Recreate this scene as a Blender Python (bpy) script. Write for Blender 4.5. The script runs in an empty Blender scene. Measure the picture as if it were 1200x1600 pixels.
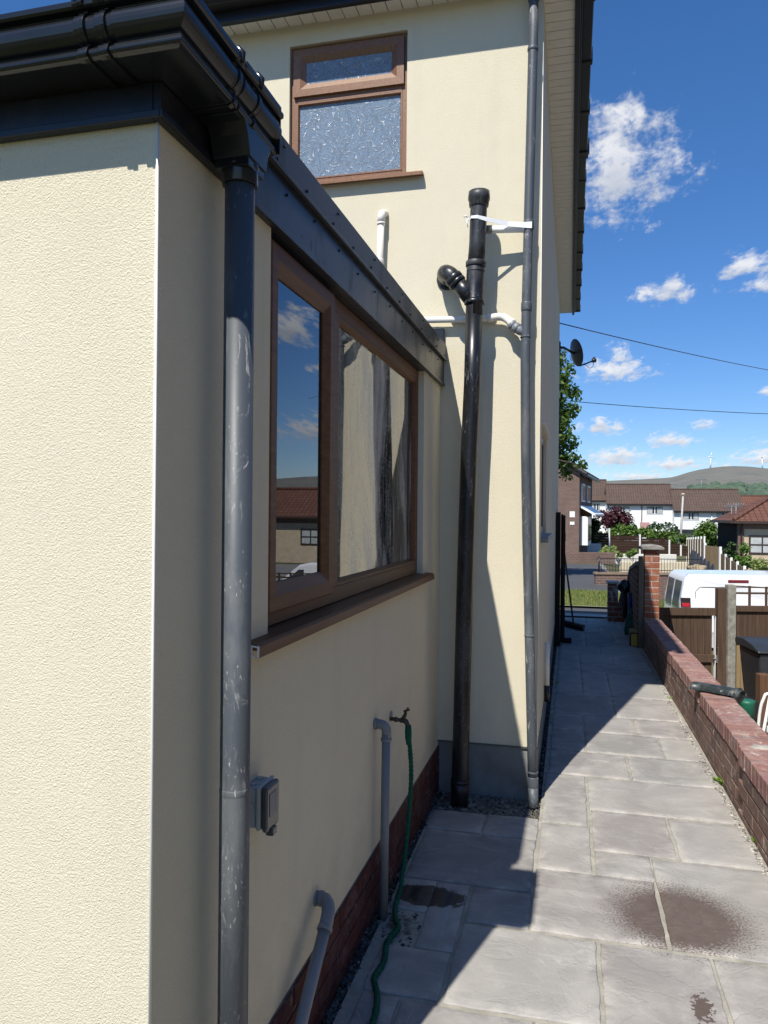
import bpy, math, random
from mathutils import Vector, Matrix
random.seed(7)
sc = bpy.context.scene
R = math.radians
# ------------------------------------------------------------------ camera
TH = math.atan(291/1180); ROLL = .0088; H = 1.6
cam = bpy.data.cameras.new("camera"); camo = bpy.data.objects.new("camera", cam)
sc.collection.objects.link(camo); sc.camera = camo
cam.sensor_fit = 'VERTICAL'; cam.sensor_height = 36.0; cam.lens = 36.0*1180/1600
cam.shift_y = 0.4/1600; cam.clip_start = .02; cam.clip_end = 20000
camo.matrix_world = (Matrix.Translation((0, 0, H)) @ Matrix.Rotation(TH, 4, 'Z') @
                     Matrix.Rotation(R(90), 4, 'X') @ Matrix.Rotation(ROLL, 4, 'Z'))
# ------------------------------------------------------------------ sun, sky with clouds, exposure
SX, SY = .205, .735
sl = bpy.data.lights.new("sun", 'SUN'); so = bpy.data.objects.new("sun", sl)
sc.collection.objects.link(so)
sl.energy = 4.5; sl.angle = R(.53); sl.color = (1, .95, .87)
so.rotation_euler = Vector((SX, SY, -1)).to_track_quat('-Z', 'Y').to_euler()
ELEV = math.atan(1/math.hypot(SX, SY)); SAZ = math.atan2(-SX, -SY)   # azimuth from +Y towards +X
world = bpy.data.worlds.new("World"); sc.world = world; world.use_nodes = True
wt = world.node_tree; wt.nodes.clear(); wn = wt.nodes; wl = wt.links
sky = wn.new("ShaderNodeTexSky"); sky.sky_type = 'NISHITA'; sky.sun_disc = False
sky.sun_elevation = ELEV; sky.sun_rotation = SAZ
sky.altitude = 200; sky.air_density = 1.0; sky.dust_density = .0; sky.ozone_density = 3.5
SKY_STRENGTH = .122
sc.view_settings.view_transform = 'Standard'; sc.view_settings.look = 'None'
sc.view_settings.exposure = 0.46; sc.view_settings.gamma = 1
def wmath(op, a, b=None, c=None):
    n = wn.new("ShaderNodeMath"); n.operation = op
    for i, v in enumerate((a, b, c)):
        if v is None: continue
        if hasattr(v, 'links'): wl.new(v, n.inputs[i])
        else: n.inputs[i].default_value = v
    return n.outputs[0]
tc = wn.new("ShaderNodeTexCoord"); sp = wn.new("ShaderNodeSeparateXYZ"); wl.new(tc.outputs['Generated'], sp.inputs[0])
AZ = wmath('MULTIPLY', wmath('ARCTAN2', sp.outputs[0], sp.outputs[1]), 57.2958)
EL = wmath('MULTIPLY', wmath('ARCSINE', sp.outputs[2]), 57.2958); EL.node.name = 'EL'
CLOUDS = [  # azimuth, elevation, half width, half height, density
 (3.0, 24.0, 4.6, 4.4, .95), (4.8, 26.2, 2.2, 1.5, .8), (5.1, 22.6, 2.2, 2.4, .8), (8.3, 22.8, 1.6, .9, .7),
 (11.9, 16.5, 2.6, 1.15, .9), (12.6, 15.3, 1.6, .9, .8), (6.4, 15.2, 2.8, .95, .9), (7.0, 15.7, 1.1, 1.0, .9), (3.1, 10.2, 3.0, 1.25, .95), (3.4, 11.3, 1.3, 1.0, .95),
 (2.3, 6.2, 2.2, .75, 1.0), (2.1, 6.6, .8, .6, .9), (6.8, 5.2, 2.1, .8, 1.0), (3.2, 4.0, 2.9, .95, 1.05), (3.8, 4.3, 1.2, .7, 1.0), (7.3, 3.5, 2.5, .7, 1.0), (8.2, 3.7, .6, .4, 1.0), (4.6, 2.7, 3.0, .5, .95), (10.2, 3.2, 1.6, .5, .8),
 (13.3, 3.8, 3.2, .95, 1.05), (9.0, 6.2, 1.0, .5, .95), (12.8, 8.3, .6, .45, .8), (12.6, 5.0, .8, .4, .5),
 (20.0, 6.0, 4.2, 1.5, 1.0), (22.3, 13.5, 2.6, 2.2, 1.0), (19.3, 10.5, 1.6, .8, .7), (21.6, 24.0, 3.2, 1.8, .8), (22.3, 19.5, 1.7, .6, .7),
 (33, 12, 6, 2.2, 1), (50, 20, 9, 3, 1), (70, 9, 8, 2, 1), (-35, 14, 8, 3, 1), (-60, 25, 10, 4, .9), (100, 22, 12, 4, 1), (140, 12, 10, 3, 1), (-110, 15, 12, 4, 1), (-150, 30, 9, 4, .8), (60, 42, 12, 6, .8)]
cmb = wn.new("ShaderNodeCombineXYZ"); ELp = wmath('MAXIMUM', EL, 0.)
wl.new(wmath('DIVIDE', wmath('MULTIPLY', AZ, 24.), wmath('ADD', ELp, 5.)), cmb.inputs[0]); wl.new(wmath('MULTIPLY', wmath('LOGARITHM', wmath('ADD', ELp, 3.), 2.71828), 23.), cmb.inputs[1])
def wnoise(scale, det, rough, dist=0., off=0.):
    mp = wn.new("ShaderNodeMapping"); wl.new(cmb.outputs[0], mp.inputs[0]); mp.inputs['Location'].default_value = (off, off*.7, off)
    mp.inputs['Scale'].default_value = (1, 1.35, 1)
    n = wn.new("ShaderNodeTexNoise"); n.inputs['Scale'].default_value = scale; n.inputs['Detail'].default_value = det
    n.inputs['Roughness'].default_value = rough; n.inputs['Distortion'].default_value = dist
    wl.new(mp.outputs[0], n.inputs['Vector']); return n.outputs[0]
n1 = wnoise(.62, 9, .58, .3); n2 = wnoise(.5, 6, .55, .2, 31.); n3 = wnoise(3.2, 5, .6, .4, 9.)
mask = None; under = None
for (a, e, w, h, dn) in CLOUDS:
    dx = wmath('DIVIDE', wmath('SUBTRACT', AZ, a), w)
    dy = wmath('DIVIDE', wmath('SUBTRACT', EL, e), h)
    dyf = wmath('MAXIMUM', dy, wmath('MULTIPLY', dy, -1.5 if e < 20 else -1.0))
    r = wmath('SQRT', wmath('ADD', wmath('MULTIPLY', dx, dx), wmath('MULTIPLY', dyf, dyf)))
    d = wmath('MULTIPLY', wmath('SUBTRACT', 1.0, r), dn)
    mask = d if mask is None else wmath('MAXIMUM', mask, d)
    u = wmath('MULTIPLY', wmath('MAXIMUM', wmath('SUBTRACT', .15, dy), 0.), wmath('MAXIMUM', wmath('SUBTRACT', 1.2, r), 0.))
    under = u if under is None else wmath('MAXIMUM', under, u)
nn = wmath('MULTIPLY', wmath('SUBTRACT', n1, .5), 3.4)
nn = wmath('ADD', nn, wmath('MULTIPLY', wmath('SUBTRACT', n3, .5), .9))
den = wmath('ADD', wmath('MULTIPLY', mask, 1.25), nn)
den = wmath('ADD', den, -.02)
mr = wn.new("ShaderNodeMapRange"); mr.interpolation_type = 'SMOOTHSTEP'; wl.new(den, mr.inputs[0])
mr.inputs[1].default_value = 0.0; mr.inputs[2].default_value = 1.15; mr.inputs[3].default_value = 0; mr.inputs[4].default_value = .93
cf = wmath('MULTIPLY', mr.outputs[0], wmath('MINIMUM', wmath('MAXIMUM', wmath('MULTIPLY', wmath('ADD', mask, .35), 5), 0.), 1.0))
shade = wmath('ADD', wmath('MULTIPLY', under, 1.05), wmath('MULTIPLY', wmath('SUBTRACT', n2, .45), 1.0))
cr = wn.new("ShaderNodeValToRGB"); wl.new(shade, cr.inputs[0])
cr.color_ramp.elements[0].position = .0; cr.color_ramp.elements[0].color = (.80, .81, .84, 1)
cr.color_ramp.elements[1].position = .85; cr.color_ramp.elements[1].color = (.34, .40, .52, 1)
bgs = wn.new("ShaderNodeBackground"); hs_ = wn.new('ShaderNodeHueSaturation'); hs_.inputs['Saturation'].default_value = 1.22; wl.new(sky.outputs[0], hs_.inputs['Color']); tint = wn.new('ShaderNodeMix'); tint.data_type = 'RGBA'; tint.blend_type = 'MULTIPLY'; tint.inputs[0].default_value = 1
trp = wn.new('ShaderNodeValToRGB'); wl.new(wmath('DIVIDE', wn.get('EL').outputs[0] if wn.get('EL') else 0., 60.), trp.inputs[0]); hz2 = trp.color_ramp.elements
hz2[0].position = 0; hz2[0].color = (.52, .585, .74, 1); hz2[1].position = .5; hz2[1].color = (.72, .76, .86, 1)
wl.new(hs_.outputs[0], tint.inputs[6]); wl.new(trp.outputs[0], tint.inputs[7]); wl.new(tint.outputs[2], bgs.inputs[0]); bgs.inputs[1].default_value = SKY_STRENGTH
bgc = wn.new("ShaderNodeBackground"); wl.new(cr.outputs[0], bgc.inputs[0]); bgc.inputs[1].default_value = .80
mx = wn.new("ShaderNodeMixShader"); wl.new(cf, mx.inputs[0]); wl.new(bgs.outputs[0], mx.inputs[1]); wl.new(bgc.outputs[0], mx.inputs[2])
wo = wn.new("ShaderNodeOutputWorld"); wl.new(mx.outputs[0], wo.inputs[0])

# ------------------------------------------------------------------ frames and helpers
PHI = math.atan(303/1180) - TH
EXT = Matrix.Translation((-.7419, 4.2784, 0)) @ Matrix.Rotation(-PHI, 4, 'Z')   # extension: x outwards, y along the wall
I4 = Matrix.Identity(4)
Fv = Vector((-math.sin(TH), math.cos(TH), 0)); Rv = Vector((math.cos(TH), math.sin(TH), 0))
def far(u, d, z=0.):   # a place at its own true distance d down the view, u across
    return Rv*((u-600)/1180*d) + Fv*d + Vector((0, 0, z))
def zat(v, d): return H + (800-v)*d/1180
def frameK(u, d, z=0., turn=0.):   # a building frame: x to the right, y away
    return Matrix.Translation(far(u, d, z)) @ Matrix.Rotation(TH+R(turn), 4, 'Z')

class MB:
    def __init__(s): s.v = []; s.f = []; s.sm = []; s.col = None
    def face(s, pts, sm=False):
        i = len(s.v); s.v += [tuple(p) for p in pts]; s.f.append(list(range(i, i+len(pts)))); s.sm.append(sm); return s
    def box(s, x0, x1, y0, y1, z0, z1, m=None, bot=True):
        P = [Vector(p) for p in ((x0,y0,z0),(x1,y0,z0),(x1,y1,z0),(x0,y1,z0),(x0,y0,z1),(x1,y0,z1),(x1,y1,z1),(x0,y1,z1))]
        if m is not None: P = [m @ p for p in P]
        i = len(s.v); s.v += [tuple(p) for p in P]
        for f in ((0,3,2,1),(4,5,6,7),(0,1,5,4),(1,2,6,5),(2,3,7,6),(3,0,4,7)):
            s.f.append([i+k for k in f]); s.sm.append(False)
        return s
    def prism(s, poly, a0, a1, axis='x', m=None):   # poly in the two other axes
        def mk(p, a):
            q = {'x': (a, p[0], p[1]), 'y': (p[0], a, p[1]), 'z': (p[0], p[1], a)}[axis]
            return (m @ Vector(q)) if m is not None else Vector(q)
        n = len(poly); i = len(s.v)
        s.v += [tuple(mk(p, a0)) for p in poly] + [tuple(mk(p, a1)) for p in poly]
        s.f.append([i+k for k in range(n)][::-1]); s.sm.append(False)
        s.f.append([i+n+k for k in range(n)]); s.sm.append(False)
        for k in range(n):
            s.f.append([i+k, i+(k+1) % n, i+n+(k+1) % n, i+n+k]); s.sm.append(False)
        return s
    def tube(s, pts, r, n=16, cap=True, hollow=False):
        pts = [Vector(p) for p in pts]; rs = r if isinstance(r, (list, tuple)) else [r]*len(pts)
        T = []
        for k in range(len(pts)):
            a = pts[max(k-1, 0)]; b = pts[min(k+1, len(pts)-1)]; T.append((b-a).normalized())
        t0 = T[0]; up = Vector((0, 0, 1)) if abs(t0.z) < .9 else Vector((0, 1, 0))
        nx = t0.cross(up).normalized(); base = len(s.v)
        for k, p in enumerate(pts):
            if k: 
                q = T[k-1].rotation_difference(T[k]); nx = q @ nx
            ny = T[k].cross(nx).normalized()
            for j in range(n):
                a = 2*math.pi*j/n
                s.v.append(tuple(p + (nx*math.cos(a)+ny*math.sin(a))*rs[k]))
        for k in range(len(pts)-1):
            for j in range(n):
                a = base+k*n+j; b = base+k*n+(j+1) % n
                s.f.append([a, b, b+n, a+n]); s.sm.append(True)
        if cap:
            s.f.append([base+j for j in range(n)][::-1]); s.sm.append(False)
            s.f.append([base+(len(pts)-1)*n+j for j in range(n)]); s.sm.append(False)
        return s
    def ring(s, p, axis, r, h, n=20):   # a collar round a pipe
        p = Vector(p); a = Vector(axis).normalized()
        return s.tube([p-a*h/2, p-a*h*.42, p+a*h*.42, p+a*h/2], [r*.96, r, r, r*.96], n)
    def ball(s, c, r, n=10, sz=1.):
        c = Vector(c); i = len(s.v)
        for k in range(n+1):
            t = math.pi*k/n
            for j in range(n*2):
                a = math.pi*j/n
                s.v.append((c.x+r*math.sin(t)*math.cos(a), c.y+r*math.sin(t)*math.sin(a), c.z+r*math.cos(t)*sz))
        for k in range(n):
            for j in range(n*2):
                a = i+k*2*n+j; b = i+k*2*n+(j+1) % (2*n)
                s.f.append([a, a+2*n, b+2*n, b]); s.sm.append(True)
        return s
    def build(s, name, mat, root=None, frame=None, bevel=0, label=None, seg=2):
        me = bpy.data.meshes.new(name)
        fr = frame if frame is not None else I4
        M = (MATS[root.name].inverted() @ fr) if root is not None else fr
        me.from_pydata([tuple(M @ Vector(p)) for p in s.v], [], s.f)
        me.validate(); 
        if len(me.polygons) == len(s.sm): me.polygons.foreach_set('use_smooth', s.sm)
        me.update()
        o = bpy.data.objects.new(name, me); sc.collection.objects.link(o)
        if root is not None: o.parent = root; MATS[o.name] = MATS[root.name]
        else: MATS[o.name] = I4
        if mat is not None: me.materials.append(mat)
        if s.col is not None:
            ca = me.color_attributes.new('edge', 'FLOAT_COLOR', 'POINT')
            for i, c in enumerate(s.col): ca.data[i].color = (c, c, c, 1)
        if bevel:
            b = o.modifiers.new('bevel', 'BEVEL'); b.width = bevel; b.segments = seg; b.limit_method = 'ANGLE'; b.angle_limit = R(40)
        if label: o['label'] = label
        return o
MATS = {}
def tag(o, label, cat, group=None, kind=None):
    if label: o['label'] = label
    if cat: o['category'] = cat
    if group: o['group'] = group
    if kind: o['kind'] = kind
    return o
def thing(name, label, cat, M, group=None):
    o = bpy.data.objects.new(name, None); sc.collection.objects.link(o); o.empty_display_size = .1
    o.matrix_world = M; MATS[o.name] = M.copy()
    return tag(o, label, cat, group)
def at(x, y, z=0): return Matrix.Translation((x, y, z))
def struct(o): o['kind'] = 'structure'; return o
def dup(root, M, label=None, group=None):
    r = root.copy(); sc.collection.objects.link(r); r.matrix_world = M; MATS[r.name] = M.copy()
    if label: r['label'] = label
    if group: r['group'] = group
    for ch in list(root.children):
        c = ch.copy(); sc.collection.objects.link(c); c.parent = r
        for g in ch.children:
            d = g.copy(); sc.collection.objects.link(d); d.parent = c
    return r
def sub(o, part):   # make part a child of o (same root space)
    part.parent = o; return part
def wall(mb, P0, ax, nrm, L, Hh, opens, t=.1, z0=0.):
    """front skin of a wall with openings: origin P0, along ax, outward nrm; reveals go t deep"""
    P0 = Vector(P0); ax = Vector(ax); nrm = Vector(nrm); up = Vector((0, 0, 1))
    xs = sorted({0., L, *[o[0] for o in opens], *[o[1] for o in opens]}); zs = sorted({z0, Hh, *[o[2] for o in opens], *[o[3] for o in opens]})
    for i in range(len(xs)-1):
        for j in range(len(zs)-1):
            cx_, cz_ = (xs[i]+xs[i+1])/2, (zs[j]+zs[j+1])/2
            if any(o[0] < cx_ < o[1] and o[2] < cz_ < o[3] for o in opens): continue
            q = [P0+ax*a+up*b for a, b in ((xs[i], zs[j]), (xs[i+1], zs[j]), (xs[i+1], zs[j+1]), (xs[i], zs[j+1]))]
            if ax.cross(up).dot(nrm) < 0: q = q[::-1]
            mb.face(q)
    for (a, b, c, d) in opens:
        pts = [(a, c), (b, c), (b, d), (a, d)]
        for k in range(4):
            p, q = pts[k], pts[(k+1) % 4]
            A = P0+ax*p[0]+up*p[1]; B = P0+ax*q[0]+up*q[1]
            mb.face([A, B, B-nrm*t, A-nrm*t])
    return mb

# ------------------------------------------------------------------ materials
class NT:
    def __init__(s, name):
        s.m = bpy.data.materials.new(name); s.m.use_nodes = True; s.t = s.m.node_tree; s.n = s.t.nodes; s.l = s.t.links
        s.b = s.n['Principled BSDF']; s.tc = s.n.new("ShaderNodeTexCoord"); s.out = s.n['Material Output']
    def put(s, sock, v):
        if hasattr(v, 'links'): s.l.new(v, sock)
        elif isinstance(v, (tuple, list)) and len(v) == 3 and sock.type == 'RGBA': sock.default_value = (*v, 1)
        else: sock.default_value = v
    def math(s, op, a, b=None, c=None, clamp=False):
        n = s.n.new("ShaderNodeMath"); n.operation = op; n.use_clamp = clamp
        for i, v in enumerate((a, b, c)):
            if v is not None: s.put(n.inputs[i], v)
        return n.outputs[0]
    def map(s, scale=(1, 1, 1), loc=(0, 0, 0), rot=(0, 0, 0), src='Object'):
        n = s.n.new("ShaderNodeMapping"); s.l.new(s.tc.outputs[src], n.inputs[0])
        n.inputs['Scale'].default_value = scale; n.inputs['Location'].default_value = loc; n.inputs['Rotation'].default_value = rot
        return n.outputs[0]
    def noise(s, scale, det=4, rough=.55, dist=0., vec=None, out=0):
        n = s.n.new("ShaderNodeTexNoise"); n.inputs['Scale'].default_value = scale; n.inputs['Detail'].default_value = det
        n.inputs['Roughness'].default_value = rough; n.inputs['Distortion'].default_value = dist
        s.l.new(vec if vec is not None else s.tc.outputs['Object'], n.inputs['Vector']); return n.outputs[out]
    def voro(s, scale, feat='F1', vec=None, out=0, rnd=1.):
        n = s.n.new("ShaderNodeTexVoronoi"); n.feature = feat; n.inputs['Scale'].default_value = scale; n.inputs['Randomness'].default_value = rnd
        s.l.new(vec if vec is not None else s.tc.outputs['Object'], n.inputs['Vector']); return n.outputs[out]
    def ramp(s, fac, stops):
        n = s.n.new("ShaderNodeValToRGB"); s.put(n.inputs[0], fac); e = n.color_ramp.elements
        while len(e) < len(stops): e.new(.5)
        for i, (p, c) in enumerate(stops):
            e[i].position = p; e[i].color = (c, c, c, 1) if not isinstance(c, tuple) else (*c, 1)
        return n.outputs[0]
    def mix(s, fac, a, b, typ='MIX'):
        n = s.n.new("ShaderNodeMix"); n.data_type = 'RGBA'; n.blend_type = typ
        s.put(n.inputs[0], fac); s.put(n.inputs[6], a); s.put(n.inputs[7], b); return n.outputs[2]
    def rng(s, v, a, b, c=0., d=1., sm=False):
        n = s.n.new("ShaderNodeMapRange"); s.put(n.inputs[0], v)
        for i, x in enumerate((a, b, c, d)): n.inputs[i+1].default_value = x
        if sm: n.interpolation_type = 'SMOOTHSTEP'
        return n.outputs[0]
    def bump(s, h, strength=.3, dist=.01, normal=None):
        n = s.n.new("ShaderNodeBump"); n.inputs['Strength'].default_value = strength; n.inputs['Distance'].default_value = dist
        s.put(n.inputs['Height'], h)
        if normal is not None: s.l.new(normal, n.inputs['Normal'])
        return n.outputs[0]
    def fin(s, col=None, rough=None, nrm=None, spec=None, metal=None):
        if col is not None: s.put(s.b.inputs['Base Color'], col)
        if rough is not None: s.put(s.b.inputs['Roughness'], rough)
        if nrm is not None: s.l.new(nrm, s.b.inputs['Normal'])
        if spec is not None: s.put(s.b.inputs['Specular IOR Level'], spec)
        if metal is not None: s.put(s.b.inputs['Metallic'], metal)
        return s.m
    def island(s): 
        g = s.n.new("ShaderNodeNewGeometry"); return g.outputs['Random Per Island']
    def pos(s):
        g = s.n.new("ShaderNodeNewGeometry"); return g.outputs['Position']

def m_render():
    t = NT('cream_render')
    big = t.noise(1.3, 5, .6); mid = t.noise(9, 4, .6)
    c = t.mix(t.rng(big, .3, .7), (.722, .668, .512), (.680, .625, .476))
    c = t.mix(t.math('MULTIPLY', t.rng(mid, .45, .75), .12), c, (.57, .515, .40))
    dr = t.math('MULTIPLY', t.rng(t.noise(5, 6, .65, .3, vec=t.map((1, 1, .09), loc=(2, 5, 1))), .56, .76), .22); c = t.mix(dr, c, (.50, .465, .36))
    sp_ = t.n.new('ShaderNodeSeparateXYZ'); t.l.new(t.pos(), sp_.inputs[0]); lowz = t.math('MULTIPLY', t.rng(sp_.outputs[2], .26, .75, 1, 0, True), t.rng(t.noise(6, 6, .65), .42, .66)); c = t.mix(t.math('MULTIPLY', lowz, .30), c, (.40, .37, .29))
    # worm-like tooled texture
    n1 = t.noise(250, 2, .5, .7); n2 = t.noise(480, 2, .5); h = t.math('ADD', n1, t.math('MULTIPLY', n2, .35))
    dk = t.rng(n1, .36, .5, 1, 0)
    c = t.mix(t.math('MULTIPLY', dk, .16), c, (.47, .42, .32))
    return t.fin(c, .92, t.bump(h, .55, .006), .15)
def m_plain(name, col, rough=.5, var=.12, scale=12, bump=.0, spec=.5, metal=0., bscale=60):
    t = NT(name); n = t.noise(scale, 5, .6)
    c = t.mix(t.rng(n, .3, .7), tuple(x*(1-var) for x in col), tuple(min(1, x*(1+var)) for x in col))
    nr = t.bump(t.noise(bscale, 4, .6), bump, .004) if bump else None
    return t.fin(c, rough, nr, spec, metal)
def m_pipe(name, col, rough, scuff=.5, dust=(.42, .42, .40), stretch=.25):
    t = NT(name)
    c = t.mix(t.rng(t.noise(3, 5, .6, vec=t.map((1, 1, stretch))), .35, .7), tuple(x*.82 for x in col), tuple(x*1.15 for x in col))
    v = t.map((40, 40, 11), rot=(.35, .25, 0)); s1 = t.rng(t.noise(1.0, 7, .72, 1.2, vec=v), .58, .66)
    patch = t.rng(t.noise(5, 3, .5), .45, .62)
    sc1 = t.math('MULTIPLY', s1, patch)
    fine = t.rng(t.noise(160, 3, .6, vec=t.map((1, 1, .35))), .62, .70); sc2 = t.math('MULTIPLY', fine, t.rng(t.noise(7, 2, .5, vec=t.map(loc=(3, 1, 5))), .5, .65))
    c = t.mix(t.math('MULTIPLY', t.math('MAXIMUM', sc1, sc2), scuff), c, dust)
    smear = t.rng(t.noise(6, 6, .7, vec=t.map((1, 1, .3), loc=(9, 9, 9))), .5, .8)
    c = t.mix(t.math('MULTIPLY', smear, scuff*.35), c, dust)
    r = t.math('ADD', rough, t.math('MULTIPLY', t.math('MAXIMUM', sc1, smear), .35), clamp=True)
    return t.fin(c, r, t.bump(t.noise(30, 4, .6), .08, .004), .5)
def m_brick_islands(name, cols, lime=.3, rough=.85):
    t = NT(name); isl = t.island()
    c = t.ramp(isl, [(i/(len(cols)-1), k) for i, k in enumerate(cols)])
    g = t.noise(45, 5, .65)
    c = t.mix(t.rng(g, .35, .75), t.mix(.35, c, (.05, .03, .03)), c)
    w = t.math('MULTIPLY', t.rng(t.noise(14, 6, .7, 1.0), .56, .66), t.rng(t.noise(3, 2, .5), .4, .6))
    c = t.mix(t.math('MULTIPLY', w, lime), c, (.55, .50, .46)); c = t.mix(t.math('MULTIPLY', t.rng(t.noise(7, 5, .7, .6, vec=t.map(loc=(3, 3, 3))), .48, .72), lime*.55), c, (.40, .34, .30))
    return t.fin(c, rough, t.bump(t.noise(120, 5, .7), .6, .004), .2)
def m_slab():
    t = NT('sandstone_slab'); isl = t.island()
    c = t.ramp(isl, [(0, (.255, .250, .240)), (.25, (.330, .322, .305)), (.45, (.270, .255, .248)), (.62, (.300, .280, .268)), (.8, (.345, .338, .322)), (1, (.235, .232, .228))])
    big = t.noise(3.2, 6, .62, .8); c = t.mix(t.rng(big, .42, .72), c, (.42, .405, .38))
    c = t.mix(t.math('MULTIPLY', t.rng(t.noise(2.1, 5, .6, .5, vec=t.map(loc=(4, 4, 4))), .5, .72), .6), c, (.25, .226, .208))
    fine = t.noise(110, 4, .7); c = t.mix(t.math('MULTIPLY', t.rng(fine, .3, .7), .16), c, (.2, .18, .175))
    # lime bloom: cloudy patches and along the pointed joints
    at_ = t.n.new("ShaderNodeAttribute"); at_.attribute_name = 'edge'
    ed = t.math('MULTIPLY', t.rng(at_.outputs['Fac'], .0, 1.), t.rng(t.noise(9, 5, .65, .5), .42, .66))
    c = t.mix(t.math('MULTIPLY', ed, .55), c, (.60, .575, .53))
    bl = t.math('MULTIPLY', t.rng(t.noise(5.5, 7, .72, 1.4), .58, .78), .6)
    c = t.mix(bl, c, (.55, .53, .49))
    # wiped streaks
    st = t.math('MULTIPLY', t.rng(t.noise(2.6, 6, .7, .4, vec=t.map((1, 7, 1), rot=(0, 0, .5))), .55, .7), .28)
    c = t.mix(st, c, (.52, .5, .47))
    # water marks
    P = t.n.new("ShaderNodeSeparateXYZ"); t.l.new(t.tc.outputs['Object'], P.inputs[0])
    def blob(x, y, rx, ry, lo, hi, amp, sc_, a0=0.):
        dx = t.math('DIVIDE', t.math('SUBTRACT', P.outputs[0], x), rx); dy = t.math('DIVIDE', t.math('SUBTRACT', P.outputs[1], y), ry)
        r = t.math('SQRT', t.math('ADD', t.math('MULTIPLY', dx, dx), t.math('MULTIPLY', dy, dy)))
        n = t.math('MULTIPLY', t.math('SUBTRACT', t.noise(sc_, 3, .6), .5), amp)
        return t.rng(t.math('ADD', r, n), hi, lo, 0, 1)
    w1 = blob(.435, 3.19, .215, .215, .92, 1.0, 1.1, 75)
    w1b = blob(.435, 3.2, .29, .29, .75, .8, 2.6, 130)
    w2 = blob(-.565, 3.11, .17, .085, .9, 1.02, .9, 22)
    w3 = blob(.43, 2.63, .05, .11, .55, .62, 2.2, 50)
    w1c = t.math('MULTIPLY', blob(.435, 3.2, .30, .29, .70, 1.05, .5, 9), .42)
    wet = t.math('MAXIMUM', t.math('MAXIMUM', t.math('MULTIPLY', w1, t.rng(t.noise(16, 5, .7), .25, .6, .86, 1)), t.math('MULTIPLY', w1b, .85)), t.math('MAXIMUM', t.math('MAXIMUM', w2, w1c), w3))
    wc = t.mix(t.rng(P.outputs[0], -.3, -.2), (.030, .024, .019), (.105, .074, .058))
    c = t.mix(t.math('MULTIPLY', wet, .93), c, wc)
    hgt = t.math('ADD', t.math('MULTIPLY', t.noise(7, 6, .6, .6), 1.0), t.math('MULTIPLY', t.noise(60, 4, .6), .22))
    ridg = t.math('ABSOLUTE', t.math('SUBTRACT', t.noise(2.6, 5, .6, 1.2, vec=t.map(loc=(7, 2, 0))), .5))
    hgt = t.math('ADD', hgt, t.math('MULTIPLY', t.rng(ridg, 0, .03), .25))
    rgh = t.math('SUBTRACT', .8, t.math('MULTIPLY', wet, .22))
    c = t.mix(1., c, (.93, .92, .90), 'MULTIPLY'); return t.fin(c, rgh, t.bump(hgt, .40, .012), .35)
def m_leaf(name, a, b, c2=None, trans=.25):
    t = NT(name); isl = t.island(); stops = [(0, a), (.6, b), (1, c2 or b)]
    c = t.ramp(isl, stops); t.fin(c, .55, None, .3)
    tr = t.n.new("ShaderNodeBsdfTranslucent"); t.put(tr.inputs[0], t.mix(.5, c, (b[0]*1.6, b[1]*1.9, b[2])))
    mx_ = t.n.new("ShaderNodeMixShader"); mx_.inputs[0].default_value = trans
    t.l.new(t.b.outputs[0], mx_.inputs[1]); t.l.new(tr.outputs[0], mx_.inputs[2]); t.l.new(mx_.outputs[0], t.out.inputs[0])
    return t.m
def m_wood(name, a, b, rough=.5, axis='y', spec=.4, scale=1., grain=.5):
    t = NT(name); sc_ = {'x': (2, 60, 60), 'y': (60, 2, 60), 'z': (60, 60, 2)}[axis]
    n = t.noise(1.*scale, 5, .65, .5, vec=t.map(sc_)); m2 = t.noise(4, 4, .6)
    c = t.mix(t.rng(n, .35, .68), a, b); c = t.mix(t.math('MULTIPLY', t.rng(m2, .4, .7), .25), c, a)
    isl = t.island(); c = t.mix(t.math('MULTIPLY', isl, .35), c, tuple(x*.55 for x in a))
    return t.fin(c, rough, t.bump(n, grain*.3, .002), spec)
def m_tiles(name, a, b, sx=3.2, sz=3.2):
    t = NT(name); br = t.n.new("ShaderNodeTexBrick"); t.l.new(t.map((1, 1, 1)), br.inputs[0])
    br.inputs['Color1'].default_value = (*a, 1); br.inputs['Color2'].default_value = (*b, 1); br.inputs['Mortar'].default_value = (a[0]*.35, a[1]*.35, a[2]*.35, 1)
    br.inputs['Scale'].default_value = 1; br.inputs['Brick Width'].default_value = .33; br.inputs['Row Height'].default_value = .33; br.inputs['Mortar Size'].default_value = .025
    br.offset = 0
    n = t.noise(.7, 5, .6); c = t.mix(t.math('MULTIPLY', t.rng(n, .35, .7), .4), br.outputs[0], tuple(x*.6 for x in a))
    return t.fin(c, .85, t.bump(br.outputs['Fac'], -.6, .03), .2)
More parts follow.
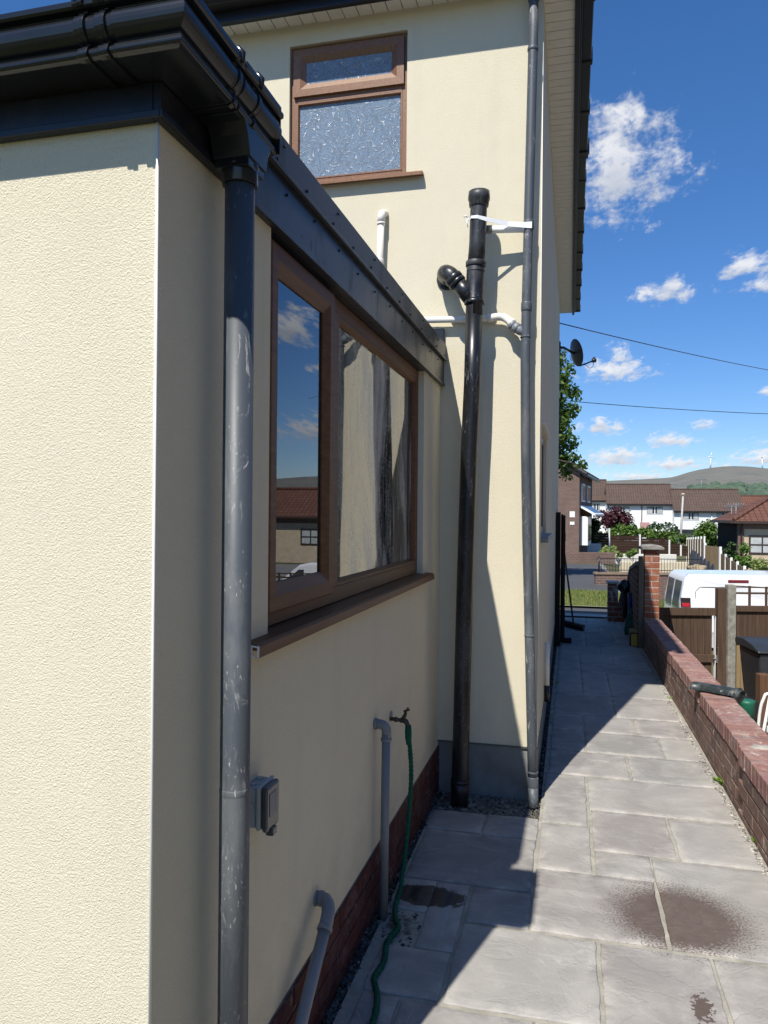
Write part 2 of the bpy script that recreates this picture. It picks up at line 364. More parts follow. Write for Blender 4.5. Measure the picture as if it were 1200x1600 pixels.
def m_brickwall(name, a, b, mort, axis='x'):
    t = NT(name); rot = (R(90), 0, 0) if axis == 'x' else (R(90), 0, R(90))
    sep = t.n.new("ShaderNodeSeparateXYZ"); t.l.new(t.tc.outputs['Object'], sep.inputs[0])
    cb = t.n.new("ShaderNodeCombineXYZ"); t.put(cb.inputs[0], t.math('ADD', sep.outputs[0], sep.outputs[1])); t.l.new(sep.outputs[2], cb.inputs[1])
    br = t.n.new("ShaderNodeTexBrick"); t.l.new(cb.outputs[0], br.inputs[0])
    br.inputs['Color1'].default_value = (*a, 1); br.inputs['Color2'].default_value = (*b, 1); br.inputs['Mortar'].default_value = (*mort, 1)
    br.inputs['Scale'].default_value = 1; br.inputs['Brick Width'].default_value = .225; br.inputs['Row Height'].default_value = .075; br.inputs['Mortar Size'].default_value = .009
    c = t.mix(t.math('MULTIPLY', t.rng(t.noise(1.5, 5, .6), .35, .7), .35), br.outputs[0], tuple(x*.6 for x in a))
    return t.fin(c, .9, t.bump(br.outputs['Fac'], -.5, .01), .2)
def m_glass(name, tint=(.35, .38, .4), ior=1.75, rough=.0, haze=0., wavy=0.):
    t = NT(name); t.n.remove(t.b)
    fr = t.n.new("ShaderNodeFresnel"); fr.inputs[0].default_value = ior
    gl = t.n.new("ShaderNodeBsdfGlossy"); gl.inputs['Roughness'].default_value = rough; gl.inputs[0].default_value = (.95, .97, 1, 1)
    tr = t.n.new("ShaderNodeBsdfTransparent"); tr.inputs[0].default_value = (*tint, 1)
    if wavy:
        nb = t.bump(t.noise(2.5, 2, .5), wavy, .02); t.l.new(nb, gl.inputs['Normal'])
    mx_ = t.n.new("ShaderNodeMixShader"); t.l.new(fr.outputs[0], mx_.inputs[0]); t.l.new(tr.outputs[0], mx_.inputs[1]); t.l.new(gl.outputs[0], mx_.inputs[2])
    last = mx_.outputs[0]
    if haze:
        df = t.n.new("ShaderNodeBsdfDiffuse"); df.inputs[0].default_value = (.75, .74, .68, 1)
        n = t.noise(1.4, 6, .62, 1.3, vec=t.map((1, 2.2, .9))); st = t.noise(3, 6, .7, .6, vec=t.map((1, 9, .7)))
        hz = t.math('ADD', t.math('MULTIPLY', t.rng(n, .42, .68), haze), t.math('MULTIPLY', t.rng(st, .5, .75), haze*.5))
        drops = t.math('MULTIPLY', t.rng(t.noise(180, 2, .5, vec=t.map((1, 1, .6))), .58, .7), haze*.5)
        hz = t.math('ADD', hz, drops, clamp=True)
        m2 = t.n.new("ShaderNodeMixShader"); t.l.new(hz, m2.inputs[0]); t.l.new(last, m2.inputs[1]); t.l.new(df.outputs[0], m2.inputs[2]); last = m2.outputs[0]
    t.l.new(last, t.out.inputs[0]); return t.m

M = {}
M['render'] = m_render()
M['bead'] = m_plain('white_bead', (.80, .79, .74), .45, .05)
M['plinth'] = m_plain('grey_plinth_paint', (.215, .222, .215), .8, .3, 4, .3, .3, bscale=40)
M['anthracite'] = m_pipe('anthracite_plastic', (.022, .027, .034), .30, .22, (.25, .24, .22))
M['gutter'] = m_plain('gutter_plastic', (.011, .013, .016), .22, .25, 6, .02)
M['fascia'] = m_pipe('fascia_board', (.011, .013, .021), .33, .10, (.28, .25, .20))
M['strip'] = m_pipe('roof_edge_trim', (.030, .033, .042), .42, .35, (.30, .27, .22))
M['greypipe'] = m_pipe('grey_pipe', (.072, .084, .098), .50, .75, (.50, .50, .47))
M['greypipe2'] = m_pipe('grey_waste_pipe', (.19, .205, .215), .42, .25, (.5, .5, .47))
M['blackpipe'] = m_pipe('black_soil_pipe', (.009, .010, .012), .33, .60, (.32, .33, .34))
M['whitepipe'] = m_pipe('white_pipe', (.78, .76, .70), .4, .3, (.5, .45, .35))
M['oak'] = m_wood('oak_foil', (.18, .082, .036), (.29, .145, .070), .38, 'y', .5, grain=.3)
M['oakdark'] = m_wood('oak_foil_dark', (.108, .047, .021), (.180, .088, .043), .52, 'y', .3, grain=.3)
M['soffit'] = m_plain('white_soffit', (.74, .72, .66), .5, .06)
M['blackfascia'] = m_plain('black_fascia', (.012, .013, .016), .35, .2)
M['brick_ext'] = m_brick_islands('dark_red_brick', [(.085, .024, .021), (.115, .034, .028), (.07, .022, .02), (.10, .04, .034)], .25)
M['brick_wall'] = m_brick_islands('garden_wall_brick', [(.205, .135, .110), (.165, .110, .094), (.235, .148, .115), (.150, .105, .094), (.215, .13, .10)], .7)
M['brick_cope'] = m_brick_islands('coping_brick', [(.30, .155, .13), (.36, .195, .16), (.25, .135, .125), (.33, .18, .16), (.22, .125, .115)], 1.0)
M['brick_pillar'] = m_brick_islands('orange_brick', [(.33, .105, .055), (.38, .13, .07), (.28, .09, .05), (.36, .12, .06)], .6)
M['mortar'] = m_plain('mortar', (.36, .335, .29), .95, .25, 20, .6, .1)
M['mortar_dark'] = m_plain('old_mortar', (.20, .165, .14), .95, .3, 20, .6, .1)
M['joint'] = m_plain('joint_mortar', (.33, .315, .265), .95, .28, 9, .9, .1, bscale=90)
M['slab'] = m_slab()
M['soil'] = m_plain('cement_debris', (.20, .19, .165), .95, .55, 25, 1.0, .1, bscale=60)
M['green'] = m_plain('green_hose_fabric', (.008, .085, .048), .75, .4, 60, .4, .2)
M['tapmetal'] = m_plain('tarnished_brass', (.07, .065, .05), .38, .4, 60, .2, .5, .7)
M['socket'] = m_plain('grey_socket_plastic', (.29, .32, .33), .4, .06)
M['socketdark'] = m_plain('smoked_cover', (.05, .058, .065), .18, .1)
M['white'] = m_plain('white_plastic', (.80, .80, .78), .35, .03)
M['tape'] = m_plain('white_strapping', (.82, .84, .86), .45, .06)
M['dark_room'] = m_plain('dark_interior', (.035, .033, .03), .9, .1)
def m_obscure():
    t = NT('obscure_glass')
    v = t.map((1, 1, 1)); sep = t.n.new("ShaderNodeSeparateXYZ"); t.l.new(v, sep.inputs[0])
    cb = t.n.new("ShaderNodeCombineXYZ"); t.l.new(sep.outputs[0], cb.inputs[0]); t.l.new(sep.outputs[2], cb.inputs[1])
    wv = t.n.new("ShaderNodeTexWave"); wv.wave_type = 'RINGS'; t.l.new(cb.outputs[0], wv.inputs[0]); wv.inputs['Scale'].default_value = 7.
    h1 = t.noise(10, 1, .4, 2.2, vec=cb.outputs[0]); curls = t.rng(t.math('ABSOLUTE', t.math('SINE', t.math('MULTIPLY', h1, 19.))), .05, .42, 1, 0)
    h2 = t.noise(24, 0, .4, 1.6, vec=cb.outputs[0]); rings = t.rng(t.math('ABSOLUTE', t.math('SINE', t.math('MULTIPLY', h2, 12.))), .0, .22, 1, 0)
    br_ = t.rng(t.noise(45, 3, .6, vec=cb.outputs[0]), .32, .55, .15, 1); pat = t.math('MULTIPLY', t.math('MAXIMUM', curls, t.math('MULTIPLY', rings, .7)), br_)  # random highlights on the relief curls, put into the glass colour
    dz = t.math('ABSOLUTE', t.math('SUBTRACT', t.math('PINGPONG', t.math('ADD', sep.outputs[0], t.math('MULTIPLY', sep.outputs[2], .55)), .16), .08))
    dz2 = t.math('ABSOLUTE', t.math('SUBTRACT', t.math('PINGPONG', t.math('SUBTRACT', sep.outputs[0], t.math('MULTIPLY', sep.outputs[2], .55)), .16), .08))
    lat = t.math('MAXIMUM', t.rng(dz, .008, .012, 1, 0), t.rng(dz2, .008, .012, 1, 0))
    c = t.mix(t.math('MULTIPLY', pat, .85), (.190, .255, .335), (.62, .68, .74))
    c = t.mix(t.math('MULTIPLY', lat, .10), c, (.075, .12, .18))
    return t.fin(c, .13, t.bump(t.math('ADD', pat, t.math('MULTIPLY', lat, -.1)), .9, .006), .6)
M['obscure'] = m_obscure()
M['glassL'] = m_glass('clear_pane', (.30, .33, .36), 2.3)
M['glassR'] = m_glass('misted_pane', (.40, .42, .42), 2.9, .022, .62, .03)
M['farglass'] = m_plain('far_window_glass', (.045, .055, .065), .12, .1)
M['netglass'] = m_plain('net_curtain_glass', (.42, .44, .43), .3, .2, 3)

# ------------------------------------------------------------------ terrain
def smooth(a, b, x):
    t = min(1, max(0, (x-a)/(b-a))); return t*t*(3-2*t)
def lerp(pts, x):
    if x <= pts[0][0]: return pts[0][1]
    for (a, b), (c, d) in zip(pts, pts[1:]):
        if x <= c: return b+(d-b)*(x-a)/(c-a)
    return pts[-1][1]
LY = [(-60, 0), (12.15, -.03), (17.4, -.50), (33, -.58), (48, -.75), (60, -1.25), (110, -2.0), (160, -4), (400, -14), (900, -10), (9000, -10)]
def gz(x, y):
    z = lerp(LY, y)
    if y < 12: z = -.045
    a = smooth(1.07, 1.12, x)*(-.9)*(1-smooth(10.5, 13, y)) 
    b = -smooth(1.0, 5.5, x)*1.15*smooth(10.5, 13, y)*(1-smooth(60, 110, y))
    c = -.35*smooth(11.5, 15, y)*smooth(2.5, 5, x)*(1-smooth(22, 35, y))
    return z+a+b+c
def grid(name, xs, ys, zf, mat, dz=0.):
    mb = MB(); nx = len(xs)
    for y in ys:
        for x in xs: mb.v.append((x, y, zf(x, y)+dz))
    for j in range(len(ys)-1):
        for i in range(nx-1):
            a = j*nx+i; mb.f.append([a, a+1, a+nx+1, a+nx]); mb.sm.append(True)
    return mb.build(name, mat)
def fr(a, b, s):
    n = max(1, int(round((b-a)/s))); return [a+(b-a)*i/n for i in range(n+1)]
t = NT('ground_earth')
c = t.mix(t.rng(t.noise(.12, 6, .6), .35, .65), (.075, .095, .035), (.12, .12, .055)); c = t.mix(t.rng(t.noise(3, 5, .6), .4, .7), c, (.10, .085, .06))
M['earth'] = t.fin(c, .95, t.bump(t.noise(30, 5, .7), .5, .03), .1)
xs = [-3000, -900, -300, -120, -60]+fr(-40, -4, 4)+fr(-3, .9, .5)+[1.0, 1.07, 1.09, 1.11, 1.13]+fr(1.3, 8, .5)+fr(9, 60, 4)+[90, 150, 300, 900, 3000]
ys = [-60, -20, -8]+fr(-4, 10.4, .8)+fr(10.5, 18, .3)+fr(19, 60, 2)+fr(64, 120, 6)+[140, 180, 260, 400, 650, 900, 1500]
struct(grid('ground', xs, ys, gz, M['earth']))
t = NT('asphalt')
c = t.mix(t.rng(t.noise(.5, 5, .6), .35, .7), (.075, .078, .082), (.105, .105, .105)); c = t.mix(t.rng(t.noise(60, 3, .7), .4, .7), c, (.06, .06, .062))
M['asphalt'] = t.fin(c, .85, t.bump(t.noise(90, 3, .7), .5, .01), .3)
M['pavement'] = m_plain('pale_concrete', (.40, .39, .36), .9, .2, 3, .4)
M['kerb'] = m_plain('kerb_concrete', (.44, .43, .40), .9, .15, 3, .4)
gx = fr(-40, -3, 2)+fr(-2, 9, .5)+fr(10, 60, 5)
struct(grid('pavement', gx, fr(12.08, 12.75, .2), gz, M['pavement'], .05))
struct(grid('kerb', gx, fr(12.75, 12.88, .13), gz, M['kerb'], .055))
struct(grid('road', gx, fr(12.88, 17.1, .3), gz, M['asphalt'], .012))
struct(grid('kerb', gx, fr(17.1, 17.25, .15), gz, M['kerb'], .06))
# pale far strip of pavement by the grass
t = NT('verge_grass')
c = t.mix(t.rng(t.noise(1.2, 6, .65), .35, .65), (.11, .15, .035), (.20, .20, .07)); c = t.mix(t.rng(t.noise(14, 5, .7), .45, .7), c, (.07, .11, .02))
M['grass'] = t.fin(c, .95, t.bump(t.noise(60, 4, .7), .8, .05), .1)
struct(grid('grass_verge', fr(-30, 9, 1), fr(17.25, 21.3, .4), gz, M['grass'], .05))
struct(grid('driveway', fr(-12, 1.25, .8), fr(21.3, 33.5, 1), gz, M['asphalt'], .03))
struct(grid('courtyard', fr(1.25, 24, 2), fr(21.3, 46, 2), gz, m_plain('grey_paving', (.20, .20, .19), .9, .2, 2, .3), .03))
struct(grid('yard', fr(1.14, 14, .6), fr(-2, 10.3, .6), gz, m_plain('yard_concrete', (.22, .21, .19), .9, .3, 2, .5), .01))
mb = MB()
for i in range(5200):
    x = random.uniform(-3.5, 5); y = random.uniform(17.3, 21.2); z = gz(x, y)+.05; a = random.uniform(0, 3.14); h = random.uniform(.03, .09); w = .012
    mb.face([(x-w*math.cos(a), y-w*math.sin(a), z), (x+w*math.cos(a), y+w*math.sin(a), z), (x+random.uniform(-.03, .03), y+random.uniform(-.03, .03), z+h)])
M['blade'] = m_leaf('grass_blade', (.10, .15, .03), (.20, .24, .06), (.28, .26, .10))
o = mb.build('grass', M['blade']); tag(o, 'short green and straw coloured grass on the verge across the road', 'grass', kind='stuff')

# ------------------------------------------------------------------ paved path
SL = [(-.70,-.42,3.785,4.03),(-.41,-.15,3.78,4.04),(-.69,-.15,3.255,3.77),(-.385,-.145,2.96,3.24),(-.545,-.405,2.74,3.24),(-.695,-.55,2.99,3.24),
 (-.665,-.41,2.45,2.725),(-.66,-.535,1.9,2.435),(-.525,-.1,1.9,2.425),(-.095,.5,1.9,2.43),(.51,.885,1.9,2.43),(-.66,-.1,1.3,1.89),(-.09,.5,1.3,1.89),(.51,.885,1.3,1.89),
 (-.39,.108,2.445,2.94),(.122,.50,2.44,2.935),(.512,.89,2.44,2.935),
 (-.135,.365,2.96,3.475),(.38,.885,2.96,3.705),(-.13,.108,3.487,4.0),(.125,.37,3.487,3.73),(.125,.498,3.74,4.235),(.512,.885,3.72,4.22),
 (-.13,.10,4.015,4.77),(.117,.885,4.245,4.76),(-.115,.365,4.785,5.25),(.378,.88,4.77,5.24),
 (-.115,.11,5.265,5.75),(.122,.612,5.26,5.75),(.625,.878,5.255,5.735),(-.115,.105,5.765,6.21),(.117,.478,5.765,6.205),(.49,.875,5.75,6.205),
 (-.115,.36,6.225,6.91),(.372,.872,6.22,6.91),(-.11,.118,6.925,7.51),(-.11,.113,7.525,8.04),(.13,.36,6.925,7.91),(.372,.87,6.925,7.91),
 (.122,.595,7.925,8.35),(.607,.868,7.925,8.35),(-.11,.11,8.055,8.96),(.122,.47,8.365,8.91),(.482,.866,8.365,8.91),
 (-.11,.355,8.975,9.42),(.367,.862,8.925,9.42),(-.11,.2,9.435,10.1),(.212,.86,9.435,9.9),(.212,.55,9.915,10.5),(.562,.86,9.915,10.5),(-.11,.2,10.115,10.6),
 (-.11,.4,10.615,11.2),(.412,.86,10.515,11.1),(-.11,.25,11.215,12.02),(.262,.66,11.215,12.02),(.672,.86,11.115,12.02)]
mb = MB(); mb.col = []
def slab(x0, x1, y0, y1):
    def side(ax, ay, bx, by):
        n = max(2, int(math.hypot(bx-ax, by-ay)/.035)); return [(ax+(bx-ax)*i/n, ay+(by-ay)*i/n) for i in range(n)]
    per = side(x0, y0, x1, y0)+side(x1, y0, x1, y1)+side(x1, y1, x0, y1)+side(x0, y1, x0, y0)
    cx_, cy_ = (x0+x1)/2, (y0+y1)/2; tz = random.uniform(-.0008, .0008); tx = random.uniform(-.003, .003); ty = random.uniform(-.003, .003)
    w = 0; outer = []
    for p in per:
        w = .55*w+random.uniform(-.0035, .0035); dx, dy = cx_-p[0], cy_-p[1]; L = math.hypot(dx, dy)
        outer.append((p[0]+dx/L*w, p[1]+dy/L*w))
    n = len(outer); base = len(mb.v)
    for lv, (ins, z, cl) in enumerate(((0, -.02, 1), (0, -.003, 1), (.005, 0, 1), (.045, .0003, .25), (.08, 0, 0))):
        for p in outer:
            dx, dy = cx_-p[0], cy_-p[1]; kx = min(1, ins/max((x1-x0)/2, .01)); ky = min(1, ins/max((y1-y0)/2, .01))
            x, y = p[0]+dx*kx, p[1]+dy*ky
            mb.v.append((x, y, z+tz+tx*(x-cx_)+ty*(y-cy_))); mb.col.append(cl)
    for lv in range(4):
        for i in range(n):
            a = base+lv*n+i; b = base+lv*n+(i+1) % n; mb.f.append([a, b, b+n, a+n]); mb.sm.append(lv > 0)
    mb.f.append([base+4*n+i for i in range(n)]); mb.sm.append(False)
for s_ in SL: slab(*s_)
path = mb.build('path', M['slab']); struct(path)
xs_ = fr(-.145, .885, .1)
mb = MB(); mb.box(-.71, -.145, 1.2, 4.04, -.04, -.0065).box(-.145, .89, 1.2, 12.06, -.04, -.0062)
struct(mb.build('path_mortar', M['joint']))
# left over ground strips: debris by the walls
def rocks(name, region, n, r0, r1, mat, label, cat):
    mb = MB()
    for i in range(n):
        x, y, z = region(); r = random.uniform(r0, r1); q = Matrix.Rotation(random.uniform(0, 6), 3, Vector((random.random(), random.random(), random.random()+.1)).normalized())
        P = [(1, 0, 0), (0, 1, 0), (-1, 0, 0), (0, -1, 0), (0, 0, .7), (0, 0, -.7)]
        P = [q @ (Vector(p)*r*random.uniform(.7, 1.2)) for p in P]; b = len(mb.v)
        mb.v += [(x+p.x, y+p.y, z+p.z*.8) for p in P]
        for f in ((0,1,4),(1,2,4),(2,3,4),(3,0,4),(1,0,5),(2,1,5),(3,2,5),(0,3,5)): mb.f.append([b+k for k in f]); mb.sm.append(False)
    o = mb.build(name, mat); tag(o, label, cat, kind='stuff'); return o
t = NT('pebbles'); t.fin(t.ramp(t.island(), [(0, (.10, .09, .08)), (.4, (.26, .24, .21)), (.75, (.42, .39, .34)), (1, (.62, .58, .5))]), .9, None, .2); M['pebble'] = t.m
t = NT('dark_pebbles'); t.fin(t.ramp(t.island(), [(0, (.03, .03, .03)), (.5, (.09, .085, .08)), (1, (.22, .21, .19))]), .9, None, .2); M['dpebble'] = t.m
def reg_r():
    y = 3+8.3*random.random()**1.5; xi = .9174-.0093*y-.0
    return (xi-abs(random.gauss(0, .016))-.004, y, random.uniform(-.012, .006))
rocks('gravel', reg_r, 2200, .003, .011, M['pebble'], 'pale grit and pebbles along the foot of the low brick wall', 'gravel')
def reg_l(): return (random.uniform(-.168, -.118), 4.1+6.6*random.random()**1.2, random.uniform(-.03, -.008))
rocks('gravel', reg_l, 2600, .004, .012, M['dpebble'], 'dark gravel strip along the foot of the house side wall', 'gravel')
def reg_e():
    y = random.uniform(1.6, 4.34); return (random.uniform(-.745, -.695)+(-.01), y, random.uniform(-.035, -.005))
def reg_b(): return (random.uniform(-.72, -.17), random.uniform(4.03, 4.36), random.uniform(-.045, -.022))
def reg_eb(): return reg_e() if random.random() < .6 else ((reg_b()) if random.random() < .8 else (random.uniform(-.70, -.55), random.uniform(2.74, 2.98), random.uniform(-.02, -.004)))
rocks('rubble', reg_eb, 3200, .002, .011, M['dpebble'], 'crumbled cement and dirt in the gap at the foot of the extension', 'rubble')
mb = MB()
def lump(x0, x1, y0, y1, z, amp, n=26):
    b = len(mb.v)
    for j in range(n+1):
        for i in range(n+1):
            x = x0+(x1-x0)*i/n; y = y0+(y1-y0)*j/n
            e = min(i, n-i, j, n-j)/3.; e = min(1, e)
            mb.v.append((x, y, z-.03*(1-e)+amp*e*(math.sin(x*91+y*37)*.4+math.sin(x*47-y*83+1)*.35+random.uniform(-.35, .35))))
    for j in range(n):
        for i in range(n):
            a = b+j*(n+1)+i; mb.f.append([a, a+1, a+n+2, a+n+1]); mb.sm.append(True)
lump(-.76, -.16, 4.02, 4.40, -.034, .010, 40); lump(-.71, -.545, 2.74, 2.99, -.006, .006, 16); lump(-.79, -.70, 1.2, 4.3, -.03, .010, 60)
o = mb.build('mortar_bed', M['soil']); struct(o)

# ------------------------------------------------------------------ the cream extension
ext = thing('extension', 'single storey cream rendered extension with brown window and black eaves, nearest the camera', 'extension', EXT)
OP = (-2.435+2.985, -.40+2.985, 1.262, 2.352)
mb = MB(); wall(mb, (0, -2.985, 0), (0, 1, 0), (1, 0, 0), 3.078, 2.352, [OP], .09, .243)
wall(mb, (0, -2.985, 0), (-1, 0, 0), (0, -1, 0), 3.2, 2.352, [], .1, .243)
mb.face([(-3.2, -2.985, -.05), (-3.2, -2.985, 2.35), (-3.2, .09, 2.35), (-3.2, .09, -.05)])
mb.build('wall', M['render'], ext, EXT)
mb = MB(); mb.tube([(.001, -2.9865, .243), (.001, -2.9865, 2.34)], .003, 8).build('corner_bead', M['bead'], ext, EXT)
# brick plinth, real bricks
mb = MB(); mo = MB(); z = -.045; k = 0
zc = [(-.045, .018), (.028, .093), (.103, .166), (.176, .240)]
for r_, (z0, z1) in enumerate(zc):
    y = -2.985-(.11 if r_ % 2 else 0)
    while y < .09:
        a, b = max(y, -2.98), min(y+.205, .088)
        if b-a > .02: mb.box(-.06, .010+random.uniform(-.001, .001), a, b, z0, z1+.0)
        y += .214
    x = -3.2
    while x < -.0:
        a, b = x, min(x+.205, .005)
        mb.box(a, b, -2.993, -2.94, z0, z1); x += .214
mo.box(-3.2, .004, -2.989, .09, -.05, .2415)
mb.build('brick_plinth', M['brick_ext'], ext, EXT, bevel=.002, seg=1); mo.build('plinth_mortar', M['mortar_dark'], ext, EXT)
# eaves boards
mb = MB(); mb.box(.001, .018, -3.003, .088, 2.338, 2.486).box(-3.2, .0, -3.003, -2.986, 2.338, 2.486)
mb.box(.018, .024, -3.009, .086, 2.338, 2.352).box(-3.2, .018, -3.009, -3.003, 2.338, 2.352)
mb.box(-.06, .0005, -2.434, -.401, 2.3385, 2.351)
mb.build('eaves_board', M['fascia'], ext, EXT, bevel=.0015)
mb = MB(); mb.box(.002, .030, -2.62, .088, 2.488, 2.578).box(-3.2, .002, -3.0, .088, 2.488, 2.54)
mb.prism([(.030, 2.488), (.036, 2.482), (.036, 2.490), (.030, 2.50)], -2.62, .088, 'y', None)
mb.v = mb.v
mb.build('roof_edge_trim', M['strip'], ext, EXT, bevel=.0015)
for i in range(12):
    y = -2.46+i*.225+random.uniform(-.02, .02)
    for q in [(.032, y, 2.50+random.uniform(0, .01)), (.020, y+.1, 2.455+random.uniform(-.01, .01))]+([(.032, y+.05, 2.555)] if i % 2 == 0 else []):
        if q[1] < .07: mb = MB(); mb.ring(q, (1, 0, 0), .0042, .006, 8); mb.build('screw', M['blackfascia'], ext, EXT)
mb = MB(); mb.box(-3.2, .002, -2.99, .088, 2.541, 2.552); mb.build('flat_roof', m_plain('felt', (.03, .03, .032), .8, .2, 5, .4), ext, EXT)
# big brown window
z0, z1, y0, y1 = 1.285, 2.338, -2.433, -.402
win = MB()
win.box(-.085, -.030, y0, y0+.05, z0, z1).box(-.085, -.030, y1-.045, y1, z0, z1)
win.box(-.085, -.030, y0+.05, y1-.045, z0, z0+.055).box(-.085, -.030, y0+.05, y1-.045, z1-.05, z1)
win.box(-.085, -.026, -1.867, -1.765, z0+.055, z1-.05)
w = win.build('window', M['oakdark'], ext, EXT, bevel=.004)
def chamfer_frame(mb, ya, yb, za, zb, wd, xo, xi):   # sash frame with a sloped inner face towards the glass
    o_ = [(ya, za), (yb, za), (yb, zb), (ya, zb)]; n_ = [(ya+wd*.55, za+wd*.55), (yb-wd*.55, za+wd*.55), (yb-wd*.55, zb-wd*.55), (ya+wd*.55, zb-wd*.55)]
    i_ = [(ya+wd, za+wd), (yb-wd, za+wd), (yb-wd, zb-wd), (ya+wd, zb-wd)]
    for k in range(4):
        l = (k+1) % 4
        A, B, C_, D_ = [(xi, *o_[k]), (xi, *o_[l]), (xo-.004, *o_[l]), (xo-.004, *o_[k])]; mb.face([A, B, C_, D_])
        q = [(o_[k][0]+(n_[k][0]-o_[k][0])*.14, o_[k][1]+(n_[k][1]-o_[k][1])*.14), (o_[l][0]+(n_[l][0]-o_[l][0])*.14, o_[l][1]+(n_[l][1]-o_[l][1])*.14)]
        mb.face([(xo-.004, *o_[k]), (xo-.004, *o_[l]), (xo, *q[1]), (xo, *q[0])])
        mb.face([(xo, *q[0]), (xo, *q[1]), (xo, *n_[l]), (xo, *n_[k])])
        mb.face([(xo, *n_[k]), (xo, *n_[l]), (xo-.016, *i_[l]), (xo-.016, *i_[k])])
        mb.face([(xo-.016, *i_[k]), (xo-.016, *i_[l]), (xi, *i_[l]), (xi, *i_[k])])
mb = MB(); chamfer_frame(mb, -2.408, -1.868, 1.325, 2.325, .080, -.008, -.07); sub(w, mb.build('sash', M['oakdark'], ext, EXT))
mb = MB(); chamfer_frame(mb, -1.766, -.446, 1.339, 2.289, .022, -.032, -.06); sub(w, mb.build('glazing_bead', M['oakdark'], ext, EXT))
mb = MB(); mb.face([(-.029, -2.332, 1.40), (-.029, -1.944, 1.40), (-.029, -1.944, 2.25), (-.029, -2.332, 2.25)]); sub(w, mb.build('pane', M['glassL'], ext, EXT))
mb = MB(); mb.face([(-.053, -1.75, 1.355), (-.053, -.46, 1.355), (-.053, -.46, 2.275), (-.053, -1.75, 2.275)]); sub(w, mb.build('pane', M['glassR'], ext, EXT, label='misted and streaky window pane'))
mb = MB()   # warm edge spacer
for a, b, c_, d_ in ((-1.752, -1.742, 1.35, 2.28), (-.464, -.456, 1.35, 2.28)): mb = MB(); mb.box(-.075, -.060, a, b, c_, d_); sub(w, mb.build('spacer_bar', M['tape'], ext, EXT))
mb = MB(); mb.prism([(-.03, 1.284), (.030, 1.277), (.040, 1.271), (.042, 1.245), (.036, 1.245), (.034, 1.262), (-.03, 1.262)], -2.578, -.285, 'y')
sub(w, mb.build('sill', M['oakdark'], ext, EXT, bevel=.001))
mb = MB()   # the open white end of the hollow sill
for a in (((-.012, 1.279), (-.012, 1.276), (.036, 1.269), (.036, 1.273)), ((.036, 1.273), (.040, 1.273), (.040, 1.246), (.036, 1.246)), ((-.015, 1.258), (.02, 1.255), (.02, 1.251), (-.015, 1.254)),
          ((.018, 1.274), (.022, 1.274), (.022, 1.252), (.018, 1.252)), ((.02, 1.255), (.034, 1.246), (.030, 1.244), (.018, 1.251))): mb.prism(list(a), -2.5815, -2.5775, 'y')
sub(w, mb.build('sill_end', M['tape'], ext, EXT))
mb = MB()
P = [(-.09, y0), (-1.2, y0-.2), (-1.2, y1+.1), (-.09, y1)]
for k in range(3):
    a, b = P[k], P[k+1]; mb.face([(a[0], a[1], 1.0), (b[0], b[1], 1.0), (b[0], b[1], 2.34), (a[0], a[1], 2.34)])
mb.face([(-.09, y0, 1.2), (-1.2, y0-.2, 1.2), (-1.2, y1+.1, 1.2), (-.09, y1, 1.2)]); mb.face([(-.09, y0, 2.34), (-1.2, y0-.2, 2.34), (-1.2, y1+.1, 2.34), (-.09, y1, 2.34)])
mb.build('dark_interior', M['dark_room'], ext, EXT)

# ------------------------------------------------------------------ gutter on the extension
gut = thing('gutter', 'black ogee gutter turning the corner of the extension roof, large in the top left', 'gutter', EXT @ at(.05, -3.0, 2.42))
def ogee(g=0.):
    out = [(.020, 2.508+g), (.020, 2.424-g), (.088+g*.7, 2.424-g)]
    for k in range(6): a = -math.pi/2+k*math.pi/7.5; out.append((.0925+g+.0065*math.cos(a), 2.4315-g*.5+.0065*math.sin(a)))
    out += [(.0955+g, 2.4395), (.0905+g, 2.4425), (.0885+g, 2.447)]
    for k in range(9): a = -1.15+k*2.1/8; out.append((.0865+g+.0225*math.cos(a), 2.4715+.0225*math.sin(a)*1.05))
    out += [(.0955+g, 2.4925), (.0955+g, 2.4965), (.108+g, 2.4975+g*.3), (.1125+g, 2.500+g*.3), (.1125+g, 2.5085+g), (.109+g, 2.511+g), (.103, 2.511+g), (.092, 2.500), (.085, 2.484), (.080, 2.462), (.078, 2.432), (.026, 2.430), (.026, 2.508+g)]
    return out
def sweep(mb, prof, stations):
    prof = [(.02+(a-.02)*1.17, 2.409+(b-2.424)*1.10) for a, b in prof]
    n = len(prof); b = len(mb.v)
    for st in stations:
        for p in prof: mb.v.append(st(p))
    for k in range(len(stations)-1):
        for i in range(n):
            a = b+k*n+i; c_ = b+k*n+(i+1) % n; mb.f.append([a, c_, c_+n, a+n]); mb.sm.append(False)
    mb.f.append([b+i for i in range(n)][::-1]); mb.sm.append(False); mb.f.append([b+(len(stations)-1)*n+i for i in range(n)]); mb.sm.append(False)
def frontst(x): return lambda p: (x, -2.985-p[0], p[1])
def cornerst(): return lambda p: (p[0], -2.985-p[0], p[1])
def sidest(y): return lambda p: (p[0], y, p[1])
mb = MB(); sweep(mb, ogee(), [frontst(-3.2), frontst(-.066)]); mb.build('gutter_run', M['gutter'], gut, EXT, bevel=.0012)
mb = MB(); sweep(mb, ogee(.0025), [frontst(-.020), cornerst(), sidest(-2.905)]); mb.build('gutter_corner', M['gutter'], gut, EXT, bevel=.0015)
mb = MB(); sweep(mb, ogee(), [frontst(-.068), frontst(-.02)]); sweep(mb, ogee(), [sidest(-2.905), sidest(-2.668)]); mb.box(.021, .120, -2.670, -2.664, 2.413, 2.498); mb.build('gutter_run', M['gutter'], gut, EXT, bevel=.0012)
